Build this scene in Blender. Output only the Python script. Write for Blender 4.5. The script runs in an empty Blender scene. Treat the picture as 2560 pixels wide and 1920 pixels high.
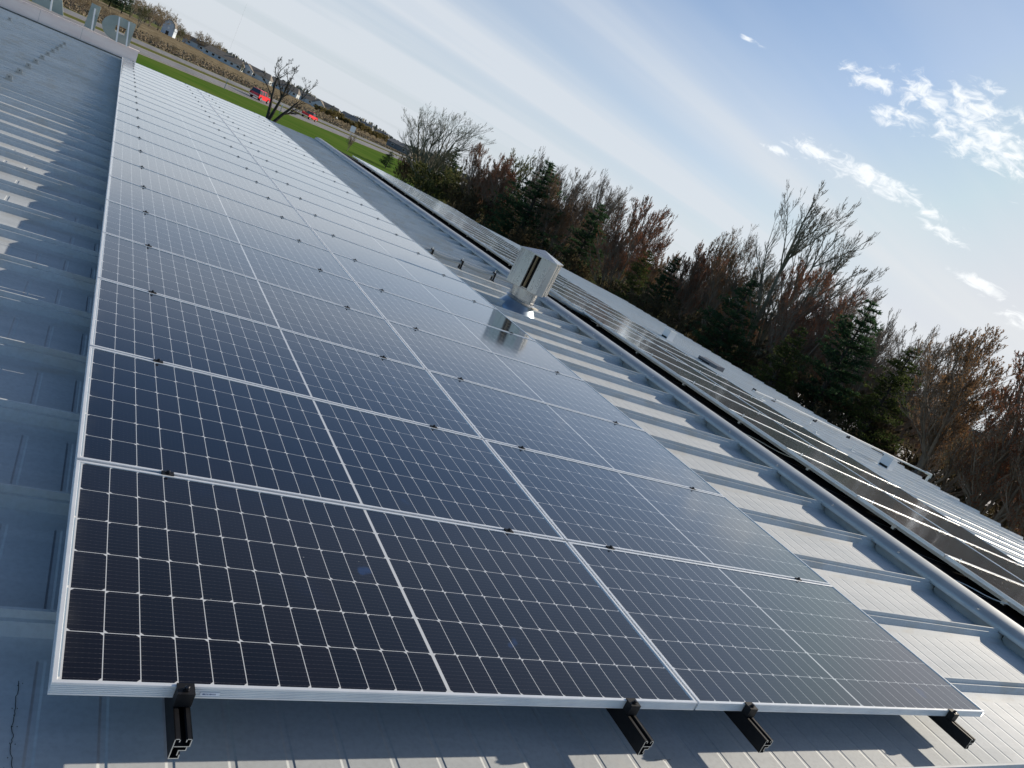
import bpy, math, random
from mathutils import Vector, Matrix
S = bpy.context.scene
COL = S.collection
R_ = math.radians

# ------------------------------------------------------------------ camera
SL = R_(2.39)                                   # pitch of the roof
cs, sn = math.cos(SL), math.sin(SL)
def L(u, v, n=0.0):                             # near roof slope frame -> world
    return Vector((u*cs - n*sn, v, u*sn + n*cs))
CAM = Vector((-0.2793, -1.5883, 1.4159))
Rm = [[0.81941004, -0.4065126, 0.40412212], [0.23663485, -0.40223823, -0.88442544], [0.52208345, 0.82033646, -0.233403]]
cd = bpy.data.cameras.new('camera'); cam = bpy.data.objects.new('camera', cd); COL.objects.link(cam)
x, y, z = (L(*r) for r in Rm)
M = Matrix((x, -y, -z)).transposed().to_4x4(); M.translation = CAM
cam.matrix_world = M
cd.sensor_width = 36.0; cd.lens = 36.0*1935.83/2560; cd.clip_start = 0.05; cd.clip_end = 6000
S.camera = cam
# ------------------------------------------------------------------ sky and sun
SUN = L(0.475, 0.06, 0.18).normalized()
sun_el = math.asin(SUN.z); sun_az = math.atan2(SUN.x, SUN.y)
sd = bpy.data.lights.new('sun', 'SUN'); sd.energy = 4.9; sd.angle = R_(0.55); sd.color = (1.0, 0.885, 0.73)
so = bpy.data.objects.new('sun', sd); COL.objects.link(so)
so.rotation_euler = SUN.to_track_quat('Z', 'Y').to_euler()
S.view_settings.view_transform = 'Standard'; S.view_settings.look = 'None'
S.view_settings.exposure = 0.2; S.view_settings.gamma = 1.0
S.render.engine = 'CYCLES'

class NT:
    """small helper around a node tree"""
    def __init__(s, nt): s.t = nt; s.n = nt.nodes; s.l = nt.links
    def node(s, typ, **k):
        n = s.n.new(typ)
        for a, b in k.items(): setattr(n, a, b)
        return n
    def put(s, sock, v):
        if isinstance(v, bpy.types.NodeSocket): s.l.new(v, sock)
        elif v is not None: sock.default_value = v
    def m(s, op, a, b=None, c=None, clamp=False):
        n = s.node('ShaderNodeMath', operation=op, use_clamp=clamp)
        s.put(n.inputs[0], a); s.put(n.inputs[1], b); s.put(n.inputs[2], c)
        return n.outputs[0]
    def vm(s, op, a, b=None, sc=None):
        n = s.node('ShaderNodeVectorMath', operation=op)
        s.put(n.inputs[0], a); s.put(n.inputs[1], b)
        if sc is not None: s.put(n.inputs['Scale'], sc)
        return n.outputs['Value'] if op in ('DOT_PRODUCT', 'LENGTH', 'DISTANCE') else n.outputs[0]
    def ramp(s, f, a, b):                        # smooth 0..1 between a and b
        n = s.node('ShaderNodeMapRange', interpolation_type='SMOOTHSTEP', clamp=True)
        s.put(n.inputs[0], f); s.put(n.inputs[1], a); s.put(n.inputs[2], b)
        n.inputs[3].default_value = 0; n.inputs[4].default_value = 1
        return n.outputs[0]
    def mix(s, f, a, b):
        n = s.node('ShaderNodeMix', data_type='RGBA')
        s.put(n.inputs[0], f); s.put(n.inputs[6], a if not isinstance(a, tuple) else (*a, 1)); s.put(n.inputs[7], b if not isinstance(b, tuple) else (*b, 1))
        return n.outputs[2]
    def noise(s, vec, scale, detail=3, rough=.5, dist=0.0):
        n = s.node('ShaderNodeTexNoise'); s.put(n.inputs['Vector'], vec)
        n.inputs['Scale'].default_value = scale; n.inputs['Detail'].default_value = detail
        n.inputs['Roughness'].default_value = rough; n.inputs['Distortion'].default_value = dist
        return n.outputs['Fac']
    def sep(s, v):
        n = s.node('ShaderNodeSeparateXYZ'); s.put(n.inputs[0], v); return n.outputs
    def comb(s, a, b, c):
        n = s.node('ShaderNodeCombineXYZ'); s.put(n.inputs[0], a); s.put(n.inputs[1], b); s.put(n.inputs[2], c); return n.outputs[0]
    def mapping(s, v, rot=(0, 0, 0), scale=(1, 1, 1), loc=(0, 0, 0)):
        n = s.node('ShaderNodeMapping'); s.put(n.inputs[0], v); n.inputs[1].default_value = loc
        n.inputs[2].default_value = rot; n.inputs[3].default_value = scale; return n.outputs[0]

def azel(az, el):
    a, e = R_(az), R_(el); return Vector((math.sin(a)*math.cos(e), math.cos(a)*math.cos(e), math.sin(e)))

w = bpy.data.worlds.new('World'); S.world = w; w.use_nodes = True
T = NT(w.node_tree); T.n.clear()
sky = T.node('ShaderNodeTexSky', sky_type='NISHITA', sun_disc=False)
sky.sun_elevation = sun_el; sky.sun_rotation = sun_az; sky.dust_density = 1.2; sky.ozone_density = 1.6; sky.air_density = 1.0
D = T.node('ShaderNodeTexCoord').outputs['Generated']
D = T.vm('NORMALIZE', D)
dx, dy, dz = T.sep(D)
dzc = T.m('ADD', T.m('MAXIMUM', dz, 0.0), 0.10)
pl = T.comb(T.m('DIVIDE', dx, dzc), T.m('DIVIDE', dy, dzc), 0.0)       # a cloud layer overhead
up = T.ramp(dz, -0.04, 0.0)
frontal = T.m('ADD', 0.40, T.m('MULTIPLY', 0.60, T.ramp(T.vm('DOT_PRODUCT', D, tuple(azel(55, 0))), -0.35, 0.55)))
# long cirrus streaks
st = T.mapping(pl, rot=(0, 0, R_(-52)), scale=(0.22, 1.3, 1))
cir = T.noise(st, 0.8, 4, .52, .5)
cirm = T.ramp(cir, 0.30, 0.82)
cirw = T.noise(T.mapping(pl, loc=(3, 1, 0)), 0.22, 2, .5)
cirm = T.m('MULTIPLY', cirm, T.m('ADD', 0.45, T.m('MULTIPLY', cirw, 0.9)))
haze = T.m('SUBTRACT', 1.0, T.ramp(dz, 0.0, 0.46))
veil = T.m('ADD', T.m('MULTIPLY', T.m('MULTIPLY', cirm, 0.80), T.m('ADD', .35, T.m('MULTIPLY', haze, .65))), T.m('MULTIPLY', T.m('POWER', haze, 1.5), 0.90), clamp=True)
veil = T.m('MULTIPLY', veil, frontal)
sunup = T.m('MAXIMUM', T.vm('DOT_PRODUCT', D, tuple(SUN)), 0.0)
glow = T.m('POWER', sunup, 9.0)
aure = T.m('MULTIPLY', T.m('POWER', sunup, 4.5), 0.55)
# small puffs
def patch(az, el, ra, rb, tilt):
    c = azel(az, el); right = Vector((math.cos(R_(az)), -math.sin(R_(az)), 0)); upv = right.cross(c)
    t = R_(tilt); a1 = right*math.cos(t) + upv*math.sin(t); a2 = upv*math.cos(t) - right*math.sin(t)
    a = T.m('DIVIDE', T.vm('DOT_PRODUCT', D, tuple(a1)), ra); b = T.m('DIVIDE', T.vm('DOT_PRODUCT', D, tuple(a2)), rb)
    a = T.m('SUBTRACT', a, a1.dot(c)/ra); b = T.m('SUBTRACT', b, a2.dot(c)/rb)
    r = T.m('SQRT', T.m('ADD', T.m('MULTIPLY', a, a), T.m('MULTIPLY', b, b)))
    front = T.ramp(T.vm('DOT_PRODUCT', D, tuple(c)), 0.0, 0.2)
    return T.m('MULTIPLY', front, T.m('SUBTRACT', 1.0, T.ramp(r, 0.15, 1.15)))
pm = None
for pz in [(50.5, 16.9, .12, .036, 0), (54.5, 15.6, .10, .040, -3), (60, 14.5, .10, .05, -3), (45.5, 16.6, .06, .016, 0), (51.6, 18.6, .05, .010, 0), (48.0, 15.2, .05, .018, 0),
           (48.5, 11.3, .13, .020, -5), (44.0, 11.5, .05, .010, 0), (54.0, 10.1, .05, .010, -6), (57.8, 8.0, .06, .013, -5), (62, 7.2, .08, .016, 0),
           (41.9, 10.6, .03, .007, 0), (36.9, 15.9, .026, .004, 0), (110, 30, .4, .15, 0), (10, 55, .3, .1, 0)]:
    q = patch(*pz); pm = q if pm is None else T.m('MAXIMUM', pm, q)
pn = T.noise(T.mapping(D, rot=(0, 0, R_(-58)), scale=(1.4, 1.0, 2.3)), 38.0, 7, .60, .6)
pb = T.noise(D, 7.0, 2, .5)
puff = T.ramp(T.m('ADD', T.m('ADD', pn, T.m('MULTIPLY', pb, .25)), T.m('MULTIPLY', T.m('SUBTRACT', pm, 1.0), 0.30)), 0.47, 0.76)
puff = T.m('MULTIPLY', puff, T.ramp(pm, 0.0, 0.25))
# two condensation trails
def trail(a, b, wdt):
    A, B = azel(*a), azel(*b); nrm = A.cross(B).normalized(); c = (A+B).normalized(); h = A.dot(c)
    return T.m('MULTIPLY', T.m('SUBTRACT', 1.0, T.ramp(T.m('ABSOLUTE', T.vm('DOT_PRODUCT', D, tuple(nrm))), 0.0, wdt)),
               T.ramp(T.vm('DOT_PRODUCT', D, tuple(c)), h, h+.0015))
tr = T.m('ADD', trail((52.8, 16.0), (60.0, 13.5), .0016), T.m('MULTIPLY', trail((43.7, 18.8), (46.3, 17.8), .0012), .3), clamp=True)
base = T.vm('SCALE', sky.outputs[0], None, 1.0)
blue = T.vm('MULTIPLY', base, (0.52, 0.80, 1.10))
rear = T.m('SUBTRACT', 1.0, T.ramp(T.vm('DOT_PRODUCT', D, tuple(azel(55, 0))), -0.55, 0.30))
blue = T.vm('SCALE', blue, None, T.m('ADD', 1.0, T.m('MULTIPLY', T.m('MULTIPLY', rear, 1.1), T.m('SUBTRACT', 1.0, T.ramp(dz, 0.25, 0.65)))))
blue = T.vm('MINIMUM', blue, (5.9, 6.5, 7.8))
blue = T.vm('SCALE', blue, None, T.m('SUBTRACT', 1.0, T.m('MULTIPLY', 0.55, T.ramp(dz, 0.42, 0.80))))
vc = T.mix(glow, (6.35, 6.75, 7.25), (8.1, 8.0, 7.5))
blue = T.vm('SCALE', blue, None, 0.90)
blue = T.mix(aure, blue, (5.6, 5.9, 6.5))
veil = T.m('ADD', T.m('MULTIPLY', veil, .94), T.m('MULTIPLY', frontal, .035))
c1 = T.mix(T.m('MULTIPLY', veil, 0.93), blue, vc)
c2 = T.mix(T.m('MULTIPLY', puff, 0.85), c1, T.mix(glow, (9.0, 9.3, 9.6), (10.5, 10.5, 10.0)))
c3 = T.mix(T.m('MULTIPLY', tr, 0.6), c2, (8.0, 8.5, 9.2))
c4 = T.mix(up, (2.6, 2.9, 3.2), c3)
bg = T.node('ShaderNodeBackground'); T.put(bg.inputs[0], c4); bg.inputs[1].default_value = 0.10
wo = T.node('ShaderNodeOutputWorld'); T.l.new(bg.outputs[0], wo.inputs[0])

# ------------------------------------------------------------------ materials
def mat(name, col=(.5, .5, .5), rough=.6, metal=0.0, spec=.5, fn=None):
    m = bpy.data.materials.new(name); m.use_nodes = True
    t = NT(m.node_tree); p = m.node_tree.nodes['Principled BSDF']
    p.inputs['Base Color'].default_value = (*col, 1); p.inputs['Roughness'].default_value = rough
    p.inputs['Metallic'].default_value = metal; p.inputs['Specular IOR Level'].default_value = spec
    if fn: fn(t, p)
    return m
def obj_c(t): return t.node('ShaderNodeTexCoord').outputs['Object']
def mottled(a, b, sc, det=4, rough=None, bump=0.0, bsc=None, stretch=(1, 1, 1)):
    def f(t, p):
        v = t.mapping(obj_c(t), scale=stretch)
        n = t.noise(v, sc, det, .6)
        t.put(p.inputs['Base Color'], t.mix(t.ramp(n, .3, .7), a, b))
        if rough: t.put(p.inputs['Roughness'], t.m('ADD', rough[0], t.m('MULTIPLY', t.noise(v, sc*1.7, 3), rough[1]-rough[0])))
        if bump:
            bn = t.node('ShaderNodeBump'); bn.inputs['Strength'].default_value = bump; bn.inputs['Distance'].default_value = .02
            t.put(bn.inputs['Height'], t.noise(v, bsc or sc*4, 3)); t.put(p.inputs['Normal'], bn.outputs[0])
    return f

def roof_fn(ph, rg=.0, br=0.0):
    def f(t, p):
        c = obj_c(t); x, y, z = t.sep(c)
        big = t.noise(c, .55, 4, .6); st = t.noise(t.mapping(c, scale=(.35, 5, 1)), 2.2, 4, .6); fine = t.noise(c, 60, 2, .6)
        g = t.m('ADD', t.m('MULTIPLY', big, .5), t.m('MULTIPLY', st, .5))
        col = t.mix(t.ramp(g, .35, .66), (.49, .53, .555), (.60, .63, .645))
        col = t.mix(t.m('MULTIPLY', t.ramp(fine, .35, .75), .25), col, (.33, .345, .36))
        blot = t.ramp(t.noise(c, 3.1, 5, .65, .4), .60, .74)
        col = t.mix(t.m('MULTIPLY', blot, .22), col, (.66, .64, .60))
        # dirt gathers along the foot of each rib
        vv = t.m('FRACT', t.m('DIVIDE', t.m('SUBTRACT', y, ph), .61))
        e = t.m('ABSOLUTE', t.m('SUBTRACT', vv, .5)); foot = t.ramp(e, .34, .40)
        dirt = t.m('MULTIPLY', foot, t.ramp(t.noise(t.mapping(c, scale=(1, 4, 1)), 4, 4, .6), .45, .7))
        col = t.mix(t.m('MULTIPLY', dirt, .35), col, (.42, .37, .29))
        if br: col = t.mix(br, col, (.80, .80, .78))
        t.put(p.inputs['Base Color'], col)
        t.put(p.inputs['Roughness'], t.m('ADD', .52+rg, t.m('MULTIPLY', t.noise(c, 1.3, 4), .18)))
        # cross flutes in each pan
        a = t.m('ABSOLUTE', t.m('SUBTRACT', t.m('FRACT', t.m('DIVIDE', x, .1525)), .5))
        fl = t.m('MULTIPLY', t.ramp(a, .415, .47), t.m('SUBTRACT', 1.0, t.ramp(e, .33, .36)))
        wav = t.noise(t.mapping(c, scale=(1, .6, 1)), 1.6, 2)
        h = t.m('ADD', t.m('MULTIPLY', fl, -1.0), t.m('MULTIPLY', wav, .9))
        b = t.node('ShaderNodeBump'); b.inputs['Strength'].default_value = .55; b.inputs['Distance'].default_value = .006
        t.put(b.inputs['Height'], h); t.put(p.inputs['Normal'], b.outputs[0])
        p.inputs['Specular IOR Level'].default_value = .35
    return f
M_roof = mat('galvalume_roof', metal=.06, fn=roof_fn(.37, .14))
M_roofw = mat('far_roof_metal', metal=.35, fn=roof_fn(.37, -.12, .4))  # copy for the far slope, sun glare lightened into its base colour
M_cap = mat('ridge_metal', (.5, .52, .53), .4, .40, fn=mottled((.36, .39, .41), (.47, .49, .50), 2.0, rough=(.38, .55), bump=.12, bsc=1.5))
M_clos = mat('closure_metal', (.3, .3, .3), .5, .4, fn=mottled((.30, .32, .33), (.40, .41, .40), 5, rough=(.4, .6)))
M_alu = mat('anodised_aluminium', (.78, .80, .82), .36, .30, fn=mottled((.78, .80, .82), (.86, .88, .89), 8, rough=(.28, .42)))
M_white = mat('back_sheet', (.75, .76, .76), .5)
M_black = mat('black_anodised', (.010, .010, .012), .5, 0, .25, fn=mottled((.006, .006, .007), (.014, .014, .016), 20, rough=(.45, .6)))
M_cut = mat('cut_aluminium', (.75, .77, .78), .3, .9)
M_bolt = mat('dark_bolt', (.05, .05, .055), .3, .9)
def galv(t, p):
    c = obj_c(t); v = t.node('ShaderNodeTexVoronoi'); v.inputs['Scale'].default_value = 70; t.put(v.inputs['Vector'], c)
    n = t.noise(t.mapping(c, scale=(1, 1, .25)), 9, 5, .65); k = t.m('ADD', t.m('MULTIPLY', t.sep(v.outputs['Color'])[0], .07), t.m('MULTIPLY', n, .93))
    t.put(p.inputs['Base Color'], t.mix(t.ramp(k, .2, .8), (.42, .42, .42), (.54, .54, .53)))
    t.put(p.inputs['Roughness'], t.m('ADD', .22, t.m('MULTIPLY', k, .12)))
    b = t.node('ShaderNodeBump'); b.inputs['Strength'].default_value = .15; b.inputs['Distance'].default_value = .01; t.put(b.inputs['Height'], t.noise(c, 5, 2)); t.put(p.inputs['Normal'], b.outputs[0])
M_steel = mat('galvanised_steel', metal=.68, fn=galv)
M_boot = mat('vent_boot_metal', (.35, .42, .5), .22, .85, fn=mottled((.30, .37, .44), (.44, .50, .55), 3.5, rough=(.24, .42), bump=.12, bsc=4))
M_dark = mat('dark_interior', (.012, .012, .012), .8)
M_rust = mat('rusty_baffle', (.2, .13, .07), .5, .4, fn=mottled((.10, .08, .06), (.34, .24, .13), 9, rough=(.3, .6), stretch=(1, 1, .2)))
M_seal = mat('sealant', (.6, .56, .48), .8, fn=mottled((.45, .40, .32), (.68, .64, .56), 18, bump=.4))
M_cond = mat('conduit_grey', (.34, .37, .38), .45, .3)
M_fascia = mat('pink_white_fascia', (.8, .7, .66), .7, fn=mottled((.80, .66, .61), (.88, .77, .72), 1.6, rough=(.6, .8), stretch=(.6, 1, 2)))
M_flash_shade = mat('flashing_and_shade_dark', (.07, .075, .07), .5, .3)  # flashing metal, also colours the built-in shade strip at the parapet foot
M_letter = mat('letter_back_paint', (.2, .25, .23), .55, fn=mottled((.27, .325, .30), (.33, .38, .355), 2.5))
M_post = mat('white_post', (.8, .8, .78), .5)
M_label = mat('sticker_white', (.88, .90, .95), .5)
M_bar = mat('sticker_print', (.05, .10, .25), .6)

def cells(t, p):
    c = obj_c(t); x, y, z = t.sep(c); px, py = .0858, .1705
    rt = t.m('GREATER_THAN', x, 1.0535)
    xx = t.m('SUBTRACT', x, t.m('ADD', .0195, t.m('MULTIPLY', rt, 1.0395)))
    yy = t.m('SUBTRACT', y, .0135)
    fx = t.m('MULTIPLY', t.m('FRACT', t.m('DIVIDE', xx, px)), px); fy = t.m('MULTIPLY', t.m('FRACT', t.m('DIVIDE', yy, py)), py)
    ix = t.m('FLOOR', t.m('DIVIDE', xx, px)); iy = t.m('FLOOR', t.m('DIVIDE', yy, py))
    def band(v, a, b): return t.m('MULTIPLY', t.m('GREATER_THAN', v, a), t.m('LESS_THAN', v, b))
    g = .00108
    inn = t.m('MULTIPLY', band(fx, g, px-g), band(fy, g, py-g))
    inn = t.m('MULTIPLY', inn, t.m('MULTIPLY', band(xx, 0, px*12), band(yy, 0, py*6)))
    par = t.m('MODULO', t.m('ADD', iy, rt), 2.0)                   # chamfers swap side row by row
    ex = t.m('ADD', t.m('MULTIPLY', par, fx), t.m('MULTIPLY', t.m('SUBTRACT', 1.0, par), t.m('SUBTRACT', px, fx)))
    ey = t.m('MINIMUM', fy, t.m('SUBTRACT', py, fy))
    inn = t.m('MULTIPLY', inn, t.m('GREATER_THAN', t.m('ADD', ex, ey), .0112))
    # busbars and their solder tips
    bf = t.m('ABSOLUTE', t.m('SUBTRACT', t.m('FRACT', t.m('DIVIDE', fy, .01705)), .5))
    bus = t.m('LESS_THAN', bf, .032)
    oi = t.node('ShaderNodeObjectInfo')
    wn = t.node('ShaderNodeTexWhiteNoise', noise_dimensions='4D')
    t.put(wn.inputs[0], t.comb(ix, iy, rt)); t.put(wn.inputs[1], t.m('MULTIPLY', oi.outputs['Random'], 50.0))
    cv = wn.outputs['Value']
    cell = t.mix(cv, (.0025, .0035, .008), (.0055, .0050, .009))
    loc = t.vm('ADD', c, t.vm('SCALE', oi.outputs['Location'], None, 1.7))
    blu = t.ramp(t.noise(loc, 3.2, 3, .55), .55, .8)
    cell = t.mix(t.m('MULTIPLY', blu, .6), cell, (.006, .010, .028))
    tip = t.m('LESS_THAN', t.m('MINIMUM', fx, t.m('SUBTRACT', px, fx)), .0085)
    dash = t.m('GREATER_THAN', t.m('FRACT', t.m('DIVIDE', fx, .0143)), .72)
    bc = t.mix(t.m('MAXIMUM', tip, t.m('MULTIPLY', dash, .6)), (.045, .042, .046), (.12, .11, .11))
    cell = t.mix(t.m('MULTIPLY', bus, .8), cell, bc)
    # odd blue finger smears on the glass
    sm = t.m('MULTIPLY', t.ramp(t.noise(t.mapping(loc, scale=(1.0, .6, 1)), 9.0, 2, .5), .70, .76), t.ramp(t.noise(loc, 1.1, 1), .5, .62))
    cell = t.mix(t.m('MULTIPLY', sm, .45), cell, (.02, .07, .22))
    spot = t.m('GREATER_THAN', t.noise(loc, 48, 1, .5), .835)
    cell = t.mix(t.m('MULTIPLY', spot, .55), cell, (.4, .4, .38))
    edge = t.m('SUBTRACT', 1.0, t.ramp(x, .012, .07)); cell = t.mix(t.m('MULTIPLY', t.m('MULTIPLY', edge, t.ramp(t.noise(loc, 6, 4, .6), .4, .7)), .10), cell, (.25, .24, .21))
    strip = t.m('MULTIPLY', band(x, .0118, .0162), t.m('MULTIPLY', t.m('GREATER_THAN', t.m('FRACT', t.m('DIVIDE', yy, py*2)), .03), t.m('LESS_THAN', x, 1.0)))
    whi = t.mix(strip, (.66, .68, .69), (.30, .38, .46))
    t.put(p.inputs['Base Color'], t.mix(inn, whi, cell))
    t.put(p.inputs['Roughness'], t.m('ADD', .055, t.m('MULTIPLY', t.noise(loc, 1.4, 4, .6), .10)))
    dust = t.noise(loc, 35, 4, .7)
    b = t.node('ShaderNodeBump'); b.inputs['Strength'].default_value = .03; b.inputs['Distance'].default_value = .001
    t.put(b.inputs['Height'], dust); t.put(p.inputs['Normal'], b.outputs[0])
    p.inputs['IOR'].default_value = 1.33; p.inputs['Coat Weight'].default_value = 1.0; p.inputs['Coat IOR'].default_value = 1.34; p.inputs['Coat Roughness'].default_value = .10; p.inputs['Sheen Weight'].default_value = .16; p.inputs['Sheen Roughness'].default_value = .16; p.inputs['Sheen Tint'].default_value = (.92, .97, 1, 1)
M_cells = mat('solar_cells_under_glass', rough=.08, fn=cells)

def leafmat(name, a, b_, sc, tr=.5):
    m = mat(name, rough=.75, spec=.25, fn=mottled(a, b_, sc)); t = NT(m.node_tree); p = t.n['Principled BSDF']; o = t.n['Material Output']
    tl = t.node('ShaderNodeBsdfTranslucent'); t.l.new(p.inputs['Base Color'].links[0].from_socket, tl.inputs[0])
    mx = t.node('ShaderNodeMixShader'); mx.inputs[0].default_value = tr; t.l.new(p.outputs[0], mx.inputs[1]); t.l.new(tl.outputs[0], mx.inputs[2]); t.l.new(mx.outputs[0], o.inputs[0]); return m
M_bark = mat('bark', rough=.9, fn=mottled((.14, .11, .082), (.25, .20, .155), 3, stretch=(1, 1, .3)))
M_barkg = mat('grey_green_bark', rough=.9, fn=mottled((.10, .10, .070), (.20, .19, .145), 3, stretch=(1, 1, .3)))
M_barkd = mat('dark_bark', rough=.9, fn=mottled((.02, .017, .014), (.05, .043, .036), 3))
M_red = leafmat('red_buds', (.17, .070, .038), (.32, .135, .070), 1.3)
M_redb = leafmat('brown_red_buds', (.16, .092, .045), (.30, .17, .075), 1.3)
M_pinkt = leafmat('pale_twig_tips', (.16, .13, .10), (.27, .22, .17), 1.3)
M_pale = leafmat('pale_green_buds', (.09, .10, .035), (.17, .18, .07), 1.0)
M_pine = leafmat('pine_needles', (.026, .060, .030), (.060, .115, .048), 1.1)
M_pine2 = leafmat('yellow_green_needles', (.04, .062, .020), (.09, .115, .034), 1.1)
M_tan = leafmat('tan_buds', (.24, .20, .13), (.38, .32, .21), .8)
M_yel = leafmat('yellow_brush', (.20, .17, .07), (.33, .27, .12), .8)
M_shrub = leafmat('dark_shrub_twigs', (.07, .06, .035), (.15, .12, .065), 1.4)

def ground_fn(t, p):
    g = t.node('ShaderNodeNewGeometry').outputs['Position']; x, y, z = t.sep(g)
    per = t.m('ADD', t.m('MULTIPLY', x, -.8231), t.m('MULTIPLY', y, .5678))       # distance across the highway
    n1 = t.noise(g, .05, 4, .6); n2 = t.noise(g, .9, 4, .65); n3 = t.noise(t.mapping(g, rot=(0, 0, R_(-34.6)), scale=(.6, .08, 1)), .5, 3, .6)
    lawn = t.mix(t.ramp(n1, .35, .65), (.060, .135, .020), (.100, .165, .032)); n4 = t.noise(t.mapping(g, rot=(0, 0, R_(-34.6)), scale=(.12, .9, 1)), .5, 4, .65); lawn = t.mix(t.m('MULTIPLY', t.ramp(n4, .42, .66), .55), lawn, (.135, .165, .045))
    lawn = t.mix(t.m('MULTIPLY', t.ramp(n2, .4, .75), .45), lawn, (.10, .13, .035))
    med = t.mix(t.ramp(n2, .35, .7), (.10, .12, .035), (.15, .145, .06))
    brn = t.mix(t.ramp(n3, .35, .65), (.17, .135, .085), (.25, .205, .135))
    brn = t.mix(t.m('MULTIPLY', t.ramp(n2, .5, .8), .4), brn, (.10, .12, .045))
    far = t.mix(t.ramp(n1, .4, .6), (.10, .13, .045), (.17, .16, .08))
    per2 = t.m('ADD', per, t.m('MULTIPLY', t.m('SUBTRACT', n1, .5), 8.0))
    c = t.mix(t.ramp(per, 72.0, 76.0), lawn, med)
    c = t.mix(t.ramp(per2, 106, 112), c, brn)
    c = t.mix(t.ramp(per2, 330, 350), c, far)
    # leaf litter under the row of trees
    lit = t.m('MULTIPLY', t.ramp(x, 25, 31), t.ramp(t.m('SUBTRACT', x, t.m('MULTIPLY', y, .37)), 0, 8))
    c = t.mix(lit, c, t.mix(t.ramp(n2, .35, .7), (.035, .036, .016), (.085, .062, .035)))
    t.put(p.inputs['Base Color'], c)
M_ground = mat('ground', rough=1.0, spec=.0, fn=ground_fn)
M_road = mat('asphalt', (.2, .2, .21), .8, fn=mottled((.17, .17, .18), (.24, .235, .24), .35, stretch=(1, .05, 1)))
M_line = mat('road_paint', (.6, .6, .55), .7)
M_should = mat('gravel_shoulder', (.3, .28, .25), .9, fn=mottled((.22, .21, .17), (.33, .30, .26), 1.2))

# ------------------------------------------------------------------ mesh helpers
class MB:
    def __init__(s): s.v = []; s.f = []; s.m = []; s.mi = 0
    def face(s, idx): s.f.append(idx); s.m.append(s.mi)
    def quad(s, a, b, c, d):
        k = len(s.v); s.v += [tuple(a), tuple(b), tuple(c), tuple(d)]; s.face((k, k+1, k+2, k+3))
    def box(s, x0, x1, y0, y1, z0, z1, end_mi=None):
        k = len(s.v)
        s.v += [(x0, y0, z0), (x1, y0, z0), (x1, y1, z0), (x0, y1, z0), (x0, y0, z1), (x1, y0, z1), (x1, y1, z1), (x0, y1, z1)]
        for i, q in enumerate([(0, 3, 2, 1), (4, 5, 6, 7), (0, 1, 5, 4), (1, 2, 6, 5), (2, 3, 7, 6), (3, 0, 4, 7)]):
            s.f.append(tuple(k+a for a in q)); s.m.append(end_mi if (end_mi is not None and i in (2, 4)) else s.mi)
    def xbox(s, mtx, x0, x1, y0, y1, z0, z1):
        k = len(s.v); s.box(x0, x1, y0, y1, z0, z1); s.xf(k, mtx)
    def xf(s, k, mtx):
        for i in range(k, len(s.v)): s.v[i] = tuple(mtx @ Vector(s.v[i]))
    def tube(s, pts, rad, n=8, cap=True):
        pts = [Vector(p) for p in pts]; k0 = len(s.v); N = len(pts)
        if not isinstance(rad, (list, tuple)): rad = [rad]*N
        ref = None
        for i, p in enumerate(pts):
            d = (pts[min(i+1, N-1)] - pts[max(i-1, 0)]).normalized()
            if ref is None or abs(ref.dot(d)) > .9: ref = Vector((0, 0, 1)) if abs(d.z) < .9 else Vector((1, 0, 0))
            a = d.cross(ref).normalized(); b = d.cross(a); ref = b.cross(d) if False else ref
            for j in range(n):
                t = 2*math.pi*j/n; q = p + a*(math.cos(t)*rad[i]) + b*(math.sin(t)*rad[i]); s.v.append((q.x, q.y, q.z))
        for i in range(N-1):
            for j in range(n):
                a = k0+i*n+j; b = k0+i*n+(j+1) % n; s.face((a, b, b+n, a+n))
        if cap:
            s.face(tuple(k0+j for j in range(n))[::-1]); s.face(tuple(k0+(N-1)*n+j for j in range(n)))
    def lathe(s, prof, n=24, c=(0, 0), a0=0.0, a1=2*math.pi, shear=(0, 0)):
        k0 = len(s.v); full = abs(a1-a0-2*math.pi) < 1e-6; m = n if full else n+1
        for r, z in prof:
            for j in range(m):
                t = a0+(a1-a0)*j/n; s.v.append((c[0]+r*math.cos(t), c[1]+r*math.sin(t), z+shear[0]*r*math.cos(t)+shear[1]*r*math.sin(t)))
        for i in range(len(prof)-1):
            for j in range(n):
                a = k0+i*m+j; b = k0+i*m+(j+1) % m; s.face((a, b, b+m, a+m))
    def prism(s, poly, y0, y1):                 # polygon in x,z extruded along y
        k = len(s.v); n = len(poly)
        s.v += [(p[0], y0, p[1]) for p in poly] + [(p[0], y1, p[1]) for p in poly]
        s.face(tuple(range(k, k+n))); s.face(tuple(range(k+2*n-1, k+n-1, -1)))
        for i in range(n): j = (i+1) % n; s.face((k+i, k+n+i, k+n+j, k+j))
    def sweep(s, prof, x0, x1, y0, y1):         # mitred frame round a rectangle; prof = (inset, z)
        k0 = len(s.v)
        for d, z in prof: s.v += [(x0+d, y0+d, z), (x1-d, y0+d, z), (x1-d, y1-d, z), (x0+d, y1-d, z)]
        for i in range(len(prof)-1):
            for j in range(4):
                a = k0+i*4+j; b = k0+i*4+(j+1) % 4; s.face((a, b, b+4, a+4))
    def build(s, name, mats, parent=None, smooth=False, kind=None):
        me = bpy.data.meshes.new(name); me.from_pydata(s.v, [], s.f)
        for m in (mats if isinstance(mats, (list, tuple)) else [mats]): me.materials.append(m)
        if any(s.m): me.polygons.foreach_set('material_index', s.m)
        if smooth: me.polygons.foreach_set('use_smooth', [True]*len(me.polygons))
        me.update()
        o = bpy.data.objects.new(name, me); COL.objects.link(o)
        if parent: o.parent = parent
        if kind: o['kind'] = kind
        return o
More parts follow.
